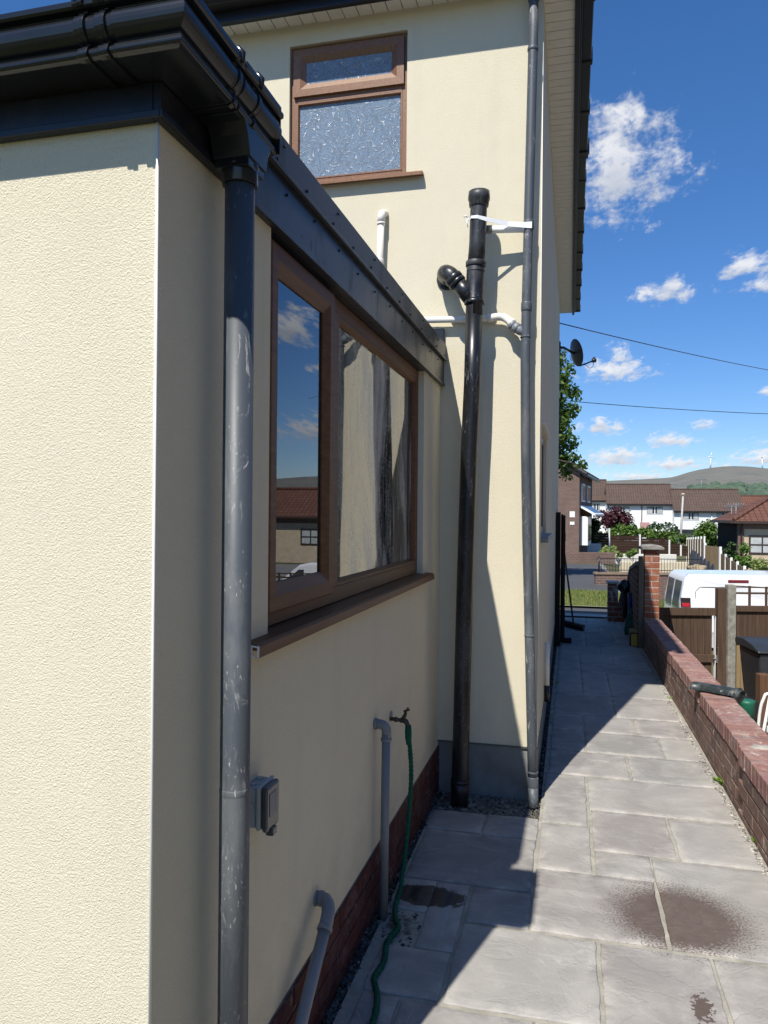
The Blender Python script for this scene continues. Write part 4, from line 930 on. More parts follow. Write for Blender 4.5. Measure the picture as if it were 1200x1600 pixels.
M['brownwood'] = m_wood('brown_stained_boards', (.070, .044, .031), (.135, .092, .066), .85, 'z', .1, grain=1.)
M['darkwood'] = m_wood('dark_stained_boards', (.018, .015, .013), (.036, .030, .026), .8, 'z', .1)
M['tanwood'] = m_wood('pale_fence_boards', (.24, .17, .09), (.36, .27, .15), .85, 'z', .1)
ps = MB(); ps.box(.80, .862, 9.50, 9.56, -.05, 1.10); tag(ps.build('timber_post', M['oldwood'], None, bevel=.006), 'grey green timber post standing against the orange brick pillar', 'post')
bw = thing('boundary_wall', 'shaded brick wall with sloping pale coping between the pillar and the street', 'wall', at(.85, 10.6, 0))
mb = MB(); mb.prism([(9.7, -.1), (11.7, -.1), (11.7, .42), (11.25, .60), (11.2, .60), (10.75, .84), (9.7, .98)], .80, .98, 'x'); M['redbrick'] = m_brickwall('red_brick', (.20, .075, .05), (.26, .10, .07), (.30, .27, .23))
mb.build('brickwork', M['redbrick'], bw)
mb = MB(); mb.prism([(9.7, .981), (10.75, .841), (10.75, .885), (9.7, 1.03)], .78, 1.0, 'x').prism([(11.20, .602), (10.76, .842), (10.76, .885), (11.18, .655)], .78, 1.0, 'x').prism([(11.7, .421), (11.21, .602), (11.21, .645), (11.7, .475)], .78, 1.0, 'x')
mb.build('coping', M['pavement'], bw, bevel=.006)
pe_ = thing('end_pier', 'low brick pier with flat pale cap at the street end of the path', 'pier', at(.66, 11.8, 0))
mb = MB(); mb.box(.555, .70, 11.72, 11.90, -.05, .565).prism([(.70, -.05), (.80, -.05), (.80, .50), (.765, .52), (.70, .22)], 11.74, 11.88, 'y'); mb.build('brickwork', M['redbrick'], pe_)
mb = MB(); mb.box(.535, .72, 11.70, 11.92, .567, .60); mb.build('cap', M['pavement'], pe_, bevel=.008)
mb = MB(); mb.prism([(.575, .46), (.625, .46), (.625, .27)], 11.705, 11.719, 'y').prism([(.635, .50), (.70, .50), (.70, .30)], 11.705, 11.719, 'y'); mb.build('pale_wedge', M['pavement'], pe_)
# odds and ends heaped by the wall
def lumpy(mb, c, rx, ry, rz, amp=.18, n=12, seed=1):
    rr = random.Random(seed); b = len(mb.v); ph = [rr.uniform(0, 6) for _ in range(6)]
    for k in range(n+1):
        t = math.pi*k/n
        for j in range(2*n):
            a = math.pi*j/n; f = 1+amp*(math.sin(3*a+ph[0]+2*t)+.6*math.sin(5*a+ph[1]-3*t)+.5*math.sin(7*t+ph[2]+a)+rr.uniform(-.25, .25))*.6
            mb.v.append((c[0]+rx*f*math.sin(t)*math.cos(a), c[1]+ry*f*math.sin(t)*math.sin(a), c[2]+rz*f*math.cos(t)))
    for k in range(n):
        for j in range(2*n):
            a = b+k*2*n+j; c_ = b+k*2*n+(j+1) % (2*n); mb.f.append([a, a+2*n, c_+2*n, c_]); mb.sm.append(True)
    return mb
mb = MB(); lumpy(mb, (.735, 10.95, .60), .085, .10, .085, .2, 14, 3); tag(mb.build('bin_bag', m_plain('black_film', (.012, .013, .014), .2, .2, 30, .3)), 'shiny black plastic bag resting on top of the wall end', 'bag')
sh = MB(); lumpy(sh, (.745, 11.0, .36), .045, .06, .20, .15, 12, 9); tag(sh.build('dark_sack', m_plain('dark_sacking', (.020, .018, .020), .8, .3)), 'dark sack hanging below the black plastic bag', 'sack')
mb = MB(); lumpy(mb, (.785, 10.45, .44), .035, .06, .11, .2, 12, 5); tag(mb.build('blue_cloth', m_plain('blue_fabric', (.012, .025, .20), .8, .3)), 'crumpled dark blue cloth hanging in the shade beside the pillar', 'cloth')
net = MB()
for i in range(46):
    a0 = random.uniform(0, 6.28); pts = []
    for k in range(9):
        t = k/8; a = a0+t*5; r = .055*(math.sin(math.pi*(.12+.8*t)))**.6*random.uniform(.8, 1.15)
        pts.append(Vector((.735+.07*t+r*math.cos(a), 10.35+r*math.sin(a), .03+.34*t+random.uniform(-.01, .01))))
    net.tube(pts, .004, 5)
M['net'] = m_plain('teal_netting', (.03, .16, .13), .7, .6, 40)
tag(net.build('netting_bundle', M['net']), 'tangled teal green netting bundle leaning on the shaded wall above the yellow box', 'netting')
yb = thing('site_radio', 'small yellow and black box with a tan top at the foot of the wall', 'box', at(.767, 9.62, 0))
mb = MB(); mb.box(.715, .82, 9.63, 9.73, -.002, .165); mb.build('case', M['blackfascia'], yb, bevel=.008)
mb = MB(); mb.box(.732, .803, 9.612, 9.629, .008, .150); mb.build('front', m_plain('yellow_plastic', (.55, .33, .03), .5, .15), yb, bevel=.004)
mb = MB(); mb.prism([(.705, .166), (.83, .166), (.82, .195), (.80, .203), (.735, .203), (.715, .195)], 9.61, 9.74, 'y'); mb.build('top', M['tanwood'], yb, bevel=.006)
# side gate folded back against the house
gt = thing('side_gate', 'dark timber side gate standing open against the house wall', 'gate', at(-.11, 9.9, 0))
mb = MB(); y = 9.42
while y < 10.28: mb.prism([(y, .04), (y+.092, .04), (y+.092, 1.58-.03*abs(y-9.85)), (y+.046, 1.60-.03*abs(y-9.85)), (y, 1.58-.03*abs(y-9.85))], -.108, -.088, 'x'); y += .096
mb.build('boards', M['darkwood'], gt, bevel=.003)
for z_ in (.18, 1.25): mb = MB(); mb.box(-.087, -.055, 9.42, 10.29, z_, z_+.1); mb.build('rail', M['darkwood'], gt, bevel=.003)
mb = MB(); mb.box(-.168, -.112, 9.40, 9.48, -.05, 1.62); mb.build('post', M['darkwood'], gt, bevel=.006)
mb = MB(); mb.box(-.088, -.054, 9.395, 9.419, .04, 1.585); mb.build('stile', M['darkwood'], gt, bevel=.008)
mb = MB(); mb.box(-.09, .03, 9.62, 9.72, -.002, .055); tag(mb.build('timber_block', M['darkwood'], None, bevel=.006), 'short dark block of wood lying on the path by the open gate', 'block')
bm_ = thing('broom', 'wide broom leaning on the wall beyond the open gate, head on the path', 'broom', at(.05, 10.85, 0))
hm = Matrix.Translation((.055, 10.86, 0)) @ Matrix.Rotation(R(-59), 4, 'Z')
mb = MB(); mb.box(-.25, .25, -.03, .03, .055, .088, m=hm); mb.build('head', m_wood('broom_wood', (.08, .06, .045), (.13, .10, .08), .8, 'x'), bm_, bevel=.005)
mb = MB()
for i in range(160): 
    x = -.245+.49*random.random(); y = random.uniform(-.026, .026); mb.box(x-.003, x+.003, y-.003, y+.003, .002, .056, m=hm @ Matrix.Rotation(random.uniform(-.1, .1), 4, 'X'))
ob = mb.build('bristles', M['blackfascia'], bm_); ob['kind'] = 'stuff'
mb = MB(); mb.tube([(.055, 10.86, .085), (-.10, 10.80, 1.25)], .0125, 12); mb.build('handle', M['oldwood'], bm_)

# ------------------------------------------------------------------ neighbour's fence, bin, bits
FK = frameK(1030, 9.7); px = 9.7/1180
def fz(v): return H+(800-v)*px
fn = thing('timber_gate', 'brown boarded timber gate with rails beside the orange brick pillar', 'gate', FK)
mb = MB(); x = .06
while x < .70: mb.box(x, x+.088, .02, .038, -.86, fz(949)); x += .092
mb.build('boards', M['brownwood'], fn, FK, bevel=.002)
mb = MB(); mb.box(.0, .74, -.012, .019, fz(957), fz(945)); mb.build('rail', M['brownwood'], fn, FK, bevel=.004)
mb = MB(); mb.box(.08, .725, -.012, .019, fz(1030), fz(1018)); mb.build('rail', M['brownwood'], fn, FK, bevel=.004)
mb = MB(); mb.box(.0, .075, -.014, .0185, -.86, fz(957.5)); mb.build('stile', M['brownwood'], fn, FK, bevel=.004)
mb = MB(); mb.box(.727, .733, -.016, .03, -.86, fz(958)); mb.build('edge_strip', M['tape'], fn, FK)
mb = MB(); mb.tube([(.70, -.02, fz(1024)), (.88, -.02, fz(1024.5))], .008, 8).box(.735, .75, -.03, -.014, fz(1030), fz(1018)).box(.83, .845, -.03, -.014, fz(1030), fz(1018)); mb.build('bolt', M['greypipe2'], fn, FK)
mb = MB(); mb.tube([(.74, -.02, fz(1003)), (.80, -.02, fz(1001)), (.87, -.02, fz(1002))], .009, 8).tube([(.76+.02*math.cos(a), -.03, fz(1008)+.02*math.sin(a)) for a in [i*.6 for i in range(11)]], .005, 6); mb.build('latch', M['tapmetal'], fn, FK)
mb = MB(); mb.box(.75, .857, -.04, .06, -.9, fz(914)); tag(mb.build('timber_post', M['brownwood'], None, FK, bevel=.006), 'brown timber gate post beside the grey concrete post', 'post')
mb = MB(); mb.box(.862, .965, -.08, .03, -.9, fz(908)); tag(mb.build('concrete_post', m_plain('lichen_concrete', (.26, .25, .22), .95, .35, 18, .8, .1), None, FK, bevel=.008), 'rough grey concrete fence post between the timber gate and the trellis fence', 'post')
fp = thing('fence_panel', 'brown fence panel topped with open square trellis above the wheelie bin', 'fence', FK @ at(.97, 0, 0))
mb = MB(); x = .968
while x < 2.3: mb.box(x, x+.094, .0, .016, fz(991), fz(950)); x += .096
mb.build('boards', M['brownwood'], fp, FK, bevel=.002)
mb = MB(); mb.box(.967, 2.35, -.03, .017, fz(950), fz(941)); mb.build('rail', M['brownwood'], fp, FK, bevel=.004)
mb = MB(); mb.box(.967, 2.35, -.03, .017, fz(998), fz(991.5)); mb.build('rail', M['oldwood'], fp, FK, bevel=.004)
mb = MB(); x = .966
while x < 2.3: mb.box(x, x+.094, .0, .016, -.88, fz(998.5)); x += .098
mb.build('lower_boards', M['tanwood'], fp, FK, bevel=.002)
mb = MB(); mb.box(.967, 2.35, -.006, .008, fz(923), fz(920)); 
for k in range(6): mb.box(1.155+k*.215, 1.185+k*.215, -.0055, .0075, fz(941), fz(910+k))
mb.prism([(.967, fz(909.5)), (2.35, fz(917)), (2.35, fz(919)), (.967, fz(911.5))], -.008, .012, 'y')
mb.build('trellis', M['brownwood'], fp, FK)
BK = frameK(1188, 8.3, -.9, -6)
wb = thing('wheelie_bin', 'dark grey wheelie bin standing under the trellis fence', 'bin', BK)
M['binp'] = m_plain('bin_plastic', (.030, .034, .038), .4, .15, 10)
mb = MB(); b0 = [(.06, .10), (.46, .10), (.46, .52), (.06, .52)]; b1 = [(.0, .0), (.52, .0), (.52, .62), (.0, .62)]
mb.v = [(p[0], p[1], .06) for p in b0]+[(p[0], p[1], .98) for p in b1]
for k in range(4): mb.f.append([k, (k+1) % 4, 4+(k+1) % 4, 4+k]); mb.sm.append(False)
mb.f.append([3, 2, 1, 0]); mb.sm.append(False); mb.f.append([4, 5, 6, 7]); mb.sm.append(False)
mb.build('body', M['binp'], wb, BK, bevel=.025, seg=3)
mb = MB(); mb.prism([(-.03, .985), (-.02, 1.01), (.15, 1.055), (.42, 1.085), (.66, 1.07), (.70, 1.03), (.68, .985)], -.02, .54, 'x'); mb.build('lid', M['binp'], wb, BK, bevel=.02, seg=3)
mb = MB(); mb.tube([(.06, .70, 1.03), (.46, .70, 1.03)], .015, 10); mb.build('handle', M['binp'], wb, BK)
for xx in (.03, .45):
    mb = MB(); mb.tube([(xx, .52, .10), (xx+.05, .52, .10)], .10, 20); mb.build('wheel', M['blackfascia'], wb, BK)
mb = MB(); mb.box(0, .10, 0, .10, 0, .96); tag(mb.build('timber_post', m_wood('orange_brown_post', (.11, .06, .035), (.18, .105, .065), .8, 'z', .1), None, frameK(1190.5, 7.3, -.9), bevel=.006), 'reddish brown post in front of the wheelie bin at the right edge', 'post')
CK = frameK(1187, 6.0, -.92)
ch = thing('garden_chair', 'folded white metal garden chair leaning behind the low wall at the right edge', 'chair', CK)
mb = MB(); mb.tube(catmull([Vector(p) for p in ((.0, .1, .0), (.03, .05, .85), (.06, .03, 1.06), (.11, .03, 1.10), (.30, .03, 1.10), (.42, .05, 1.0), (.46, .1, .0))], 6), .012, 10); mb.build('frame', M['white'], ch, CK)
mb = MB(); 
for k in range(7): mb.box(.09, .115+.3, .028, .04, .45+k*.085, .50+k*.085)
mb.build('backrest', M['tape'], ch, CK)
mb = MB(); mb.tube([(-.03, .12, 0), (.10, -.02, 1.18)], .011, 10).tube([(.10, -.02, 1.18), (.11, -.02, 1.25)], .016, 10); mb.build('leg', M['white'], ch, CK)
mb = MB(); mb.prism([(-.06, .0), (.02, .0), (.16, 1.02), (.09, 1.03)], -.06, -.045, 'y'); tag(mb.build('black_board', M['blackfascia'], None, CK), 'black plank leaning against the white garden chair', 'board')
tb = MB(); tb.tube([(.0, 0, .0), (0, 0, .32), (0, 0, .345), (0, 0, .35)], [.05, .065, .068, .04], 20); GKm = frameK(1170, 6.6, -.36); tag(tb.build('bucket_lid', m_plain('green_plastic', (.012, .12, .07), .5, .2), None, GKm), 'round green plastic tub just behind the low wall', 'tub')
tb = MB(); tb.prism([(-.12, 0), (.10, 0), (.15, .2), (-.03, .27), (-.17, .14)], 0, .3, 'y'); tag(tb.build('black_crate', m_plain('black_plastic', (.018, .016, .018), .5, .2), None, frameK(1166, 7.1, -.36), bevel=.01), 'black plastic crate heaped behind the low wall next to the green tub', 'crate')
sh = MB(); sh.box(-.45, .5, -.2, .9, -.60, -.005); tag(sh.build('low_table', M['brownwood'], None, frameK(1168, 6.5, -.36), bevel=.01), 'dark low wooden chest carrying the green tub and the black crate', 'chest')

# ------------------------------------------------------------------ white van
def van(root, K):
    P = [(0, .38), (.02, 1.25), (.10, 1.78), (.22, 1.86), (2.7, 1.88), (3.0, 1.82), (3.75, 1.22), (4.45, 1.02), (4.6, .85), (4.62, .38)]
    mb = MB(); W_ = 1.78; lo = len(P)
    for (ins, y) in ((.0, 0), (.0, W_)):
        for (x, z) in P: mb.v.append((x, y+(0.13*max(0, z-1.0)/.88 if y == 0 else -.13*max(0, z-1.0)/.88), z))
    for k in range(lo): mb.f.append([k, (k+1) % lo, lo+(k+1) % lo, lo+k][::-1]); mb.sm.append(False)
    mb.f.append(list(range(lo))); mb.sm.append(False); mb.f.append([lo+k for k in range(lo)][::-1]); mb.sm.append(False)
    t = NT('van_paint'); t.b.inputs['Coat Weight'].default_value = .6; VP = t.fin((.78, .79, .80), .25)
    mb.build('body', VP, root, K, bevel=.07, seg=4)
    tilt = lambda z: .13*max(0, z-1.0)/.88
    def sidepoly(name, pts, mat, t_=.012, off=.0):
        m_ = MB(); n = len(pts); m_.v = [(x, tilt(z)-off-t_, z) for x, z in pts]+[(x, tilt(z)+.02, z) for x, z in pts]
        m_.f = [list(range(n))]+[[k, n+k, n+(k+1) % n, (k+1) % n] for k in range(n)]; m_.sm = [False]*(n+1)
        return m_.build(name, mat, root, K, bevel=.006)
    G = m_plain('panel_gap', (.10, .10, .105), .5, .1)
    for pts in ([(.32, .8), (.335, .8), (.335, 1.50), (.32, 1.50)], [(.34, 1.51), (.42, 1.60), (.425, 1.585), (.345, 1.50)], [(.43, 1.60), (2.0, 1.62), (2.0, 1.605), (.43, 1.585)]):
        sidepoly('panel_line', pts, G, .003)
    sidepoly('roof_marker', [(1.0, 1.70), (1.42, 1.705), (1.42, 1.765), (1.0, 1.76)], m_plain('dark_red_lens', (.16, .02, .025), .25, .1), .012)
    sidepoly('tail_light', [(.02, 1.16), (.22, 1.16), (.22, 1.36), (.02, 1.36)], m_plain('smoked_red_lens', (.03, .02, .022), .2, .1), .02)
    sidepoly('reflector', [(.04, 1.17), (.20, 1.17), (.20, 1.25), (.04, 1.25)], m_plain('red_lens', (.40, .02, .03), .25, .1), .026)
    for (a, b) in ((.22, .82), (.95, 1.55)):
        m_ = MB(); m_.v = [(-.005+.02*0, a, 1.12), (-.005, b, 1.12), (.078, b, 1.70), (.078, a, 1.70), (.06, a, 1.12), (.06, b, 1.12), (.14, b, 1.70), (.14, a, 1.70)]
        m_.f = [[0, 3, 2, 1], [0, 1, 5, 4], [1, 2, 6, 5], [2, 3, 7, 6], [3, 0, 4, 7]]; m_.sm = [False]*5; m_.build('rear_window', M['farglass'], root, K, bevel=.01)
    sidepoly('side_window', [(2.85, 1.15), (3.6, 1.18), (3.0, 1.70), (2.85, 1.70)], M['farglass'], .006)
    for x in (.85, 3.7):
        for y in (.0, W_-.2):
            m_ = MB(); m_.tube([(x, y-.01, .34), (x, y+.21, .34)], .34, 28); wv = m_.build('wheel', M['blackfascia'], root, K)
            m_ = MB(); m_.tube([(x, y-.02, .34), (x, y-.012, .34)], .2, 20); sub(wv, m_.build('hub', M['greypipe2'], root, K))
    m_ = MB(); m_.box(-.05, .1, .05, W_-.05, .35, .6); m_.build('bumper', M['binp'], root, K, bevel=.03)
VK = frameK(1064, 16.3, zat(892, 16.3)-1.88, -9)
vn = thing('van', 'white panel van parked beyond the timber gate, its tail to the left', 'van', VK); van(vn, VK)
# a parked car further right, seen in the window reflection
KK = frameK(1480, 17.5, -1.65, 10)
ca = thing('parked_car', 'silver hatchback parked on the street to the right, mirrored in the brown window', 'car', KK)
mb = MB(); P = [(0, .35), (0, .95), (.35, 1.40), (.75, 1.47), (1.9, 1.46), (2.7, .98), (3.6, .88), (3.8, .65), (3.8, .32)]; n = len(P)
for y in (0, 1.7):
    for (x, z) in P: mb.v.append((x, y+(.18 if y == 0 else -.18)*max(0, z-.95)/.5, z))
for k in range(n): mb.f.append([k, (k+1) % n, n+(k+1) % n, n+k][::-1]); mb.sm.append(False)
mb.f.append(list(range(n))); mb.sm.append(False); mb.f.append([n+k for k in range(n)][::-1]); mb.sm.append(False)
mb.build('body', m_plain('silver_paint', (.5, .52, .55), .25, .03, 5, 0, .5, .3), ca, KK, bevel=.06, seg=3)
mb = MB(); mb.prism([(.40, 1.0), (2.5, 1.0), (1.88, 1.38), (.6, 1.38)], -.02+.0, .12, 'y'); mb.build('side_window', M['farglass'], ca, KK, bevel=.01)
for x in (.7, 3.0):
    mb = MB(); mb.tube([(x, -.02, .31), (x, .2, .31)], .31, 24); mb.build('wheel', M['blackfascia'], ca, KK)

# ------------------------------------------------------------------ foliage
def leaves(mb, clumps, n, s, flat=.5, hollow=.35):
    tot = sum(c[1][0]*c[1][1]*c[1][2] if isinstance(c[1], tuple) else c[1]**3 for c in clumps)
    for c, r in clumps:
        r = r if isinstance(r, tuple) else (r, r, r); m_ = int(n*(r[0]*r[1]*r[2])/tot)+4
        for i in range(m_):
            d = Vector((random.gauss(0, 1), random.gauss(0, 1), random.gauss(0, 1))).normalized()*(hollow+(1-hollow)*random.random()**.5)*(1+.22*random.gauss(0, 1)*.6)
            p = Vector((c[0]+d.x*r[0], c[1]+d.y*r[1], c[2]+d.z*r[2]))
            nr = (d+Vector((random.gauss(0, .6), random.gauss(0, .6), random.gauss(0, .6)+.5))).normalized()
            a = nr.cross(Vector((random.random()-.5, random.random()-.5, random.random()-.5))).normalized(); b = nr.cross(a); q = s*random.uniform(.6, 1.25)
            mb.face([p-a*q, p-b*q*.5, p+a*q, p+b*q*.55])
    return mb
M['leafA'] = m_leaf('sycamore_leaf', (.028, .065, .012), (.085, .15, .025), (.17, .23, .055), .35)
M['leafB'] = m_leaf('hedge_leaf', (.05, .11, .015), (.10, .18, .03), (.15, .22, .05), .25)
M['leafD'] = m_leaf('dark_leaf', (.018, .045, .012), (.04, .08, .02), (.06, .11, .03), .2)
M['leafP'] = m_leaf('purple_leaf', (.035, .008, .014), (.075, .018, .026), (.10, .03, .035), .2)
M['leafY'] = m_leaf('light_leaf', (.13, .18, .04), (.24, .30, .09), (.35, .36, .18), .3)
M['bark'] = m_plain('bark', (.10, .08, .06), .95, .3, 20, .8, .1)
def fpt(u, v, d): return far(u, d, zat(v, d))
tr = thing('tree', 'leafy green tree showing past the far corner of the house', 'tree', Matrix.Translation(far(800, 24, -.5)))
cl = []
for (u, v, r, dd) in ((888, 575, 11, 0), (880, 592, 14, 0), (893, 610, 16, .3), (882, 640, 18, .2), (898, 636, 11, -.3), (876, 672, 20, 0), (890, 688, 16, .2), (878, 715, 18, .3), (898, 716, 14, .2), (908, 724, 9, -.1), (884, 738, 13, .5), (866, 560, 22, .5), (862, 600, 26, .2), (860, 650, 30, .4), (858, 700, 30, .5), (872, 622, 12, .1)):
    cl.append((tuple(fpt(u, v, 24+dd)), r*24/1180))
mb = MB(); leaves(mb, cl, 3900, .085, hollow=.1)
cl2 = [(tuple(far(800+random.uniform(-70, 45), 24+random.uniform(-2, 2.2), random.uniform(3.4, 7.2))), random.uniform(.6, 1.1)) for _ in range(16)]
leaves(mb, cl2, 4200, .12, hollow=.3); mb.build('crown', M['leafA'], tr)
mb = MB(); b0 = far(800, 24, -.6); mb.tube([b0, b0+Vector((.1, 0, 2)), b0+Vector((.05, .2, 4)), b0+Vector((0, .2, 6.2))], [.26, .2, .14, .05], 12)
for c, r in cl[5:15:2]+cl2[:7]:
    c = Vector(c); s0 = b0+Vector((.05, .1, 2.6+random.random()*1.5)); mb.tube([s0, s0.lerp(c, .5)+Vector((0, 0, .25)), c], [.07, .045, .015], 7)
mb.build('trunk', M['bark'], tr)
def bush(name, label, cat, u0, u1, v0, v1, d, mat, n, s, depth=None, group=None, nc=10, stem=True):
    """a shrub standing on the ground at distance d, spanning u0..u1 and up to v0"""
    w = (u1-u0)/1180*d; zt = zat(v0, d); zb = zat(v1, d); K = frameK(u0, d); dep = depth or w*.6
    o = thing(name, label, cat, frameK((u0+u1)/2, d, zb), group); mb = MB(); cl = []; r0 = min(w, zt-zb)*.27
    for i in range(nc):
        x = random.uniform(r0*.6, w-r0*.6); t = 1-((x-w/2)/(w/2))**2*.55; z = zb+r0+random.random()*max(.01, (zt-zb)*t-1.7*r0); cl.append((tuple(K @ Vector((x, random.uniform(-dep/2, dep/2), z))), r0*random.uniform(.75, 1.2)))
    leaves(mb, cl, n, s, hollow=.15); mb.build('foliage', mat, o)
    if stem:
        mb = MB(); g = K @ Vector((w/2, 0, zb-.3))
        for c, r in cl[:5]: mb.tube([g, g.lerp(Vector(c), .6), Vector(c)], [r0*.12, r0*.07, r0*.03], 6)
        mb.build('stem', M['bark'], o)
    return o

# ------------------------------------------------------------------ brown house on the left
HK = frameK(905, 45, zat(859, 45), -math.degrees(TH)-6.5)
bh = thing('brick_house', 'brown brick house with white porch and bays, half hidden by the tree on the left', 'house', HK)
Hb = m_brickwall('brown_brick', (.145, .085, .068), (.185, .11, .09), (.22, .19, .165))
mb = MB(); mb.box(-8, 0, 0, 8.5, -.5, 4.75); mb.prism([(-8, 4.75), (0, 4.75), (-4, 7.2)], 0, 8.5, 'y'); mb.build('wall', Hb, bh, HK)
mb = MB()
for sgn in (0, 1):
    q = [(-4, 7.36), (.45, 4.62), (.45, 4.74), (-4, 7.5)] if sgn else [(-4, 7.36), (-8.45, 4.62), (-8.45, 4.74), (-4, 7.5)]
    mb.prism(q, -.25, 8.8, 'y')
mb.build('roof', M['rooftile'], bh, HK)
mb = MB(); mb.box(.25, .50, -.26, 8.8, 4.50, 4.64).box(-.02, .02, -.27, -.25, 4.5, 4.7); mb.prism([(-4, 7.2), (.47, 4.45), (.47, 4.6), (-4, 7.36)], -.29, -.252, 'y'); mb.build('gutter', M['blackfascia'], bh, HK)
for (y, z0, z1) in ((1.0, 3.0, 4.1), (4.5, 3.0, 4.1), (1.0, .6, 1.9), (4.6, .6, 1.9)):
    mb = MB(); mb.box(.002, .10, y, y+1.6, z0, z1); wdw = mb.build('window', M['white'], bh, HK)
    mb = MB(); mb.box(.101, .112, y+.1, y+.75, z0+.1, z1-.1).box(.101, .112, y+.85, y+1.5, z0+.1, z1-.1); sub(wdw, mb.build('pane', M['farglass'], bh, HK))
mb = MB(); mb.box(.003, .45, .7, 2.9, .35, 2.1); mb.build('bay', M['white'], bh, HK, bevel=.02)
mb = MB(); mb.box(.451, .46, .85, 1.7, .6, 1.95).box(.451, .46, 1.85, 2.75, .6, 1.95); mb.build('bay_glass', M['farglass'], bh, HK)
mb = MB(); mb.prism([(0, 2.65), (.9, 2.15), (.9, 2.25), (0, 2.78)], .4, 7.5, 'y'); mb.build('canopy', M['white'], bh, HK)
mb = MB(); mb.box(-.55, -.25, -.03, -.002, 2.05, 2.40); mb.build('meter_box', M['white'], bh, HK); mb = MB(); mb.box(-.53, -.27, -.028, -.002, 1.6, 1.78); mb.build('meter_box', M['white'], bh, HK)
# ------------------------------------------------------------------ white terraced houses
def terrace(u0, u1, d, veave, vridge, label, wins, ubase=None, roofc='rooftile2', aer=False, overh=.35):
    k1 = (u1-600)/1180; w = (k1*d-(u0-600)/1180*d)/(math.cos(TH)+k1*math.sin(TH)); ze = zat(veave, d); zr = zat(vridge, d+4.2); zb = -2.6; K = frameK(u0, d, 0, -math.degrees(TH))
    o = thing('terraced_house', label, 'house', K @ at(0, 0, zb), 'white houses with brown roofs beyond the gardens')
    mb = MB(); mb.box(0, w, 0, 8.4, zb, ze); mb.build('wall', M['whitewall'], o, K)
    mb = MB(); mb.prism([(-overh, ze-.12), (4.2, zr), (8.4+overh, ze-.12), (8.4+overh, ze-.0), (4.2, zr+.16), (-overh, ze+.04)], -.12, w+.05, 'x'); mb.build('roof', M[roofc], o, K)
    mb = MB(); mb.box(-.1, w+.04, -overh-.1, -overh+.02, ze-.22, ze-.05); mb.build('gutter', M['blackfascia'], o, K)
    mb = MB(); mb.box(.0, w, 4.05, 4.35, zr+.12, zr+.26); mb.build('ridge_tiles', M[roofc], o, K)
    for (a, b, c_, e) in wins:
        x0, x1, z1, z0 = (a-u0)/1180*d, (b-u0)/1180*d, zat(c_, d), zat(e, d)
        mb = MB(); mb.box(x0-.06, x1+.06, -.05, -.002, z0-.10, z1+.05); wd = mb.build('window', M['white'], o, K)
        mid = (x0+x1)/2; mb = MB(); mb.box(x0, mid-.06, -.06, -.051, z0, z1).box(mid+.06, x1, -.06, -.051, z0, z1); sub(wd, mb.build('pane', M['farglass'], o, K))
        mb = MB(); mb.box(x0+.05, mid-.3, -.067, -.061, z0+.05, z1-.1).box(mid+.3, x1-.05, -.067, -.061, z0+.05, z1-.1); sub(wd, mb.build('curtain', M['netglass'], o, K))
    return o, K, w, ze, zb
M['rooftile2'] = m_tiles('terrace_roof_tile', (.105, .072, .058), (.130, .088, .070))
M['rooftile3'] = m_tiles('red_roof_tile', (.145, .068, .048), (.18, .085, .060))
t = NT('white_painted_wall'); c = t.mix(t.rng(t.noise(.8, 6, .65), .4, .75), (.80, .80, .79), (.68, .68, .66)); wv = t.n.new('ShaderNodeTexWave'); wv.bands_direction = 'Z'; wv.inputs['Scale'].default_value = 2.2; t.l.new(t.tc.outputs['Object'], wv.inputs[0]); M['whitewall'] = t.fin(c, .8, t.bump(wv.outputs[0], .25, .02))
A_, KA, wA, zeA, zbA = terrace(903, 949, 112, 779, 748.5, 'white terraced house furthest left with a slightly higher brown roof', [(925, 936, 784, 794)])
B_, KB, wB, zeB, zbB = terrace(948.5, 1053, 106, 784, 755, 'white terraced house with a long brown roof behind the purple shrub', [(960, 982, 788, 799), (1007.5, 1030.5, 788, 798.5)])
C_, KC, wC, zeC, zbC = terrace(1053.5, 1163, 102, 794, 762, 'white terraced house with a long brown roof behind the tall lamp post', [(1066.5, 1089.5, 796.5, 807), (1115, 1139, 796.5, 807.5), (1118, 1129, 826, 838)])
D_, KD, wD, zeD, zbD = terrace(1164, 1275, 112, 800, 771, 'house with a redder roof just above the bungalow roof', [(1180, 1200, 803, 812)], roofc='rooftile3')
mb = MB(); x0 = (1000-948.5)/1180*106; mb.tube([(x0, -.06, zbB), (x0, -.06, zeB)], .06, 8); mb.build('rainwater_pipe', M['blackfascia'], B_, KB)
mb = MB(); x0 = (1108-1053.5)/1180*102; mb.tube([(x0, -.06, zbC), (x0, -.06, zeC)], .06, 8); mb.build('rainwater_pipe', M['whitepipe'], C_, KC)
mb = MB(); x0 = .1; mb.box(x0, x0+3.0, -1.3, -.01, zat(828, 102), zat(822.5, 102)); mb.build('porch_roof', M['anthracite'], C_, KC)
mb = MB(); mb.box(4.4, 5.6, -.9, -.01, zat(822, 106), zat(812, 106)); mb.build('porch_roof', m_plain('pinkish_porch', (.45, .26, .24), .8, .1), B_, KB)
mb = MB(); mb.box(9.21, 9.33, -.4, 8.8, zat(784, 106)-.3, zat(784, 106)+.2).build('verge', M['anthracite'], B_, KB)
